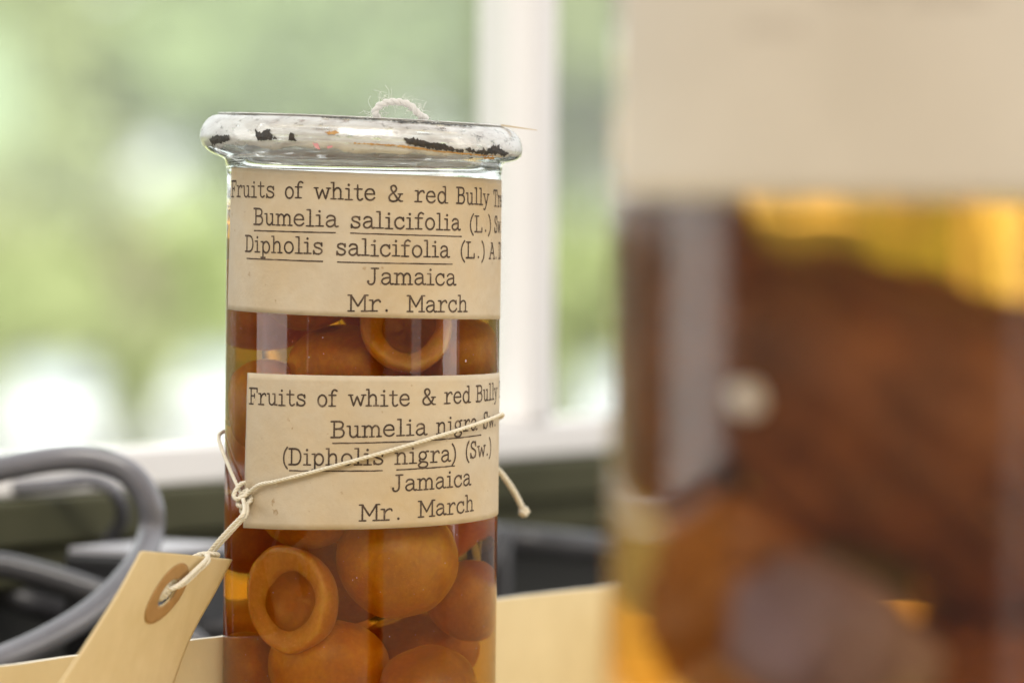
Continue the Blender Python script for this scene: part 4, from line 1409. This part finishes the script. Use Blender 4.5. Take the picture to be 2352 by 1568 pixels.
# ------------------------------------------------------------------ large jar in the right foreground
KS = 0.90                # the near jar is a little smaller than the millimetres below say
BX, BY = 0.0273 + 0.0524 * KS, -1.0 + 0.77 * KS
DZ = 0.14 * (1 - KS) / KS / 0.001        # its marks sit this much higher
big = empty("large_jar", (BX, BY, JZ))
big.scale = (KS, KS, KS)
tag(big, "large blurred glass jar of dark husks in amber liquid at right", "jar")
B_O, B_I = 38.5, 36.0
bo = [(0, 0), (33, 0), (37, 0.8), (38.2, 3), (B_O, 6)] + [(B_O, 6 + 196 * i / 14) for i in range(1, 15)] + [(38, 208), (35, 214), (32.5, 218), (32.5, 228), (34, 230), (34, 235), (32, 236.5), (30, 235.5), (30, 220), (33.5, 214), (35.8, 207), (B_I, 202), (B_I, 158 + DZ)]
V, F = lathe([(r * mm, z * mm) for r, z in bo], 128)
mesh_obj("glass_body", V, F, M["glass_big"], big)
bl = [(0, 3.5), (32, 3.6), (35.2, 5), (B_I, 8)] + [(B_I, 8 + (149.5 + DZ) * i / 12) for i in range(1, 13)] + [(35.2, 157.0 + DZ), (20, 156.8 + DZ), (0, 156.8 + DZ)]
V, F = lathe([(r * mm, z * mm) for r, z in bl], 128)
mesh_obj("liquid", V, F, M["liquid_big"], big)
V, F = lathe([(0, 236.8 * mm), (34 * mm, 236.8 * mm), (34.4 * mm, 237.5 * mm), (34.4 * mm, 240 * mm), (33 * mm, 241 * mm), (0, 241 * mm)], 96)
mesh_obj("lid", V, F, M["seal"], big)
lc = label_mesh(big, B_O + 0.05, -80.0, 128, lambda t: 184 + DZ, lambda t: 136.2 + DZ + 0.002 * t, M["paper_big"], thick=0.12, skew=1.0, seed=8, nth=90, nz=20)
V = []; F = []
rb = random.Random(8)
for (t0, t1, z) in ((-34, -21, 158.5), (-18, -4, 163.5), (0, 16, 163.0), (-52, -40, 166)):
    for lay in range(3):
        i0 = len(V); n = 16
        for i in range(n + 1):
            th = t0 + (t1 - t0) * i / n
            zz = z + DZ + lay * 0.8 + rb.uniform(-0.3, 0.3)
            V += [cylp(th, zz + 0.35, B_O + 0.19 + 0.01 * lay), cylp(th, zz - 0.35, B_O + 0.19 + 0.01 * lay)]
        for i in range(n):
            a = i0 + 2 * i
            F.append((a, a + 1, a + 3, a + 2))
mesh_obj("faded_writing", V, F, M["ink_faint"], lc, False)

HG = "dark husks in the large jar"


def husk(x, y, z, rx, ry, rz, rot, seed, label, mat="bark", name="husk"):
    rnd = random.Random(seed)
    ph = [rnd.uniform(0, 6.28) for _ in range(8)]
    bm = bmesh.new()
    bmesh.ops.create_icosphere(bm, subdivisions=5, radius=1.0)
    for v in bm.verts:
        d = v.co.copy()
        w = 1 + 0.12 * math.sin(2.3 * d.x + 3 * d.z + ph[0]) + 0.09 * math.sin(4.1 * d.y - 3.1 * d.z + ph[1]) + 0.05 * math.sin(9 * d.x + 7 * d.y + ph[2]) + 0.03 * math.sin(17 * d.z + 11 * d.x + ph[3])
        v.co = Vector((d.x * rx, d.y * ry, d.z * rz)) * w * mm
    E = Euler(rot).to_matrix()
    Ei = E.inverted(); c0 = Vector((x, y, z)) * mm
    for v in bm.verts:                      # nothing pokes through the glass: soft flesh presses flat against it
        p = E @ v.co + c0
        q = math.hypot(p.x, p.y)
        if q > 0.0352:
            p.x *= 0.0352 / q; p.y *= 0.0352 / q
        v.co = Ei @ (p - c0)
    o = bm_obj(name, bm, M[mat], None, True)
    o.location = (BX + x * mm * KS, BY + y * mm * KS, (z + DZ) * mm * KS)
    o.scale = (KS, KS, KS)
    o.rotation_euler = rot
    tag(o, label, name, HG)
    return o


husk(3, -7, 107, 33, 18, 21, (0.2, 0.34, 0.2), 41, "biggest dark husk across the middle of the large jar")
husk(-26, -4, 119, 11, 17, 24, (0.1, -0.15, 0.3), 42, "dark husk high against the left glass of the large jar")
husk(18, 3, 96, 13, 15, 22, (-0.1, 0.2, 0.1), 43, "dark husk at the right edge of the picture in the large jar")
husk(-15, -9, 78, 11, 13, 19, (0.1, -0.5, 0.5), 48, "orange brown husk low at the left in the large jar", "tan_husk")
husk(8, -2, 66, 18, 16, 13, (0.3, -0.25, 0.7), 44, "dark husk at the bottom of the picture in the large jar")
husk(-9, -25.5, 77, 14, 7, 9.5, (0.0, 0.35, 0.3), 46, "pale greyish pink husk low against the front of the large jar", "pale_husk")  # lump added in place of the pale reflection haze on the glass
husk(-19.6, -27.2, 109.3, 2.3, 2.0, 2.3, (0, 0, 0), 47, "small round pale seed against the front of the large jar", "pale_seed", "seed")  # bead added for an out-of-focus glint, not part of the contents
husk(4, 2, 26 - DZ * 0.6, 24, 22, 17, (0.2, 0.3, 1.2), 45, "dark husk lying on the floor of the large jar")
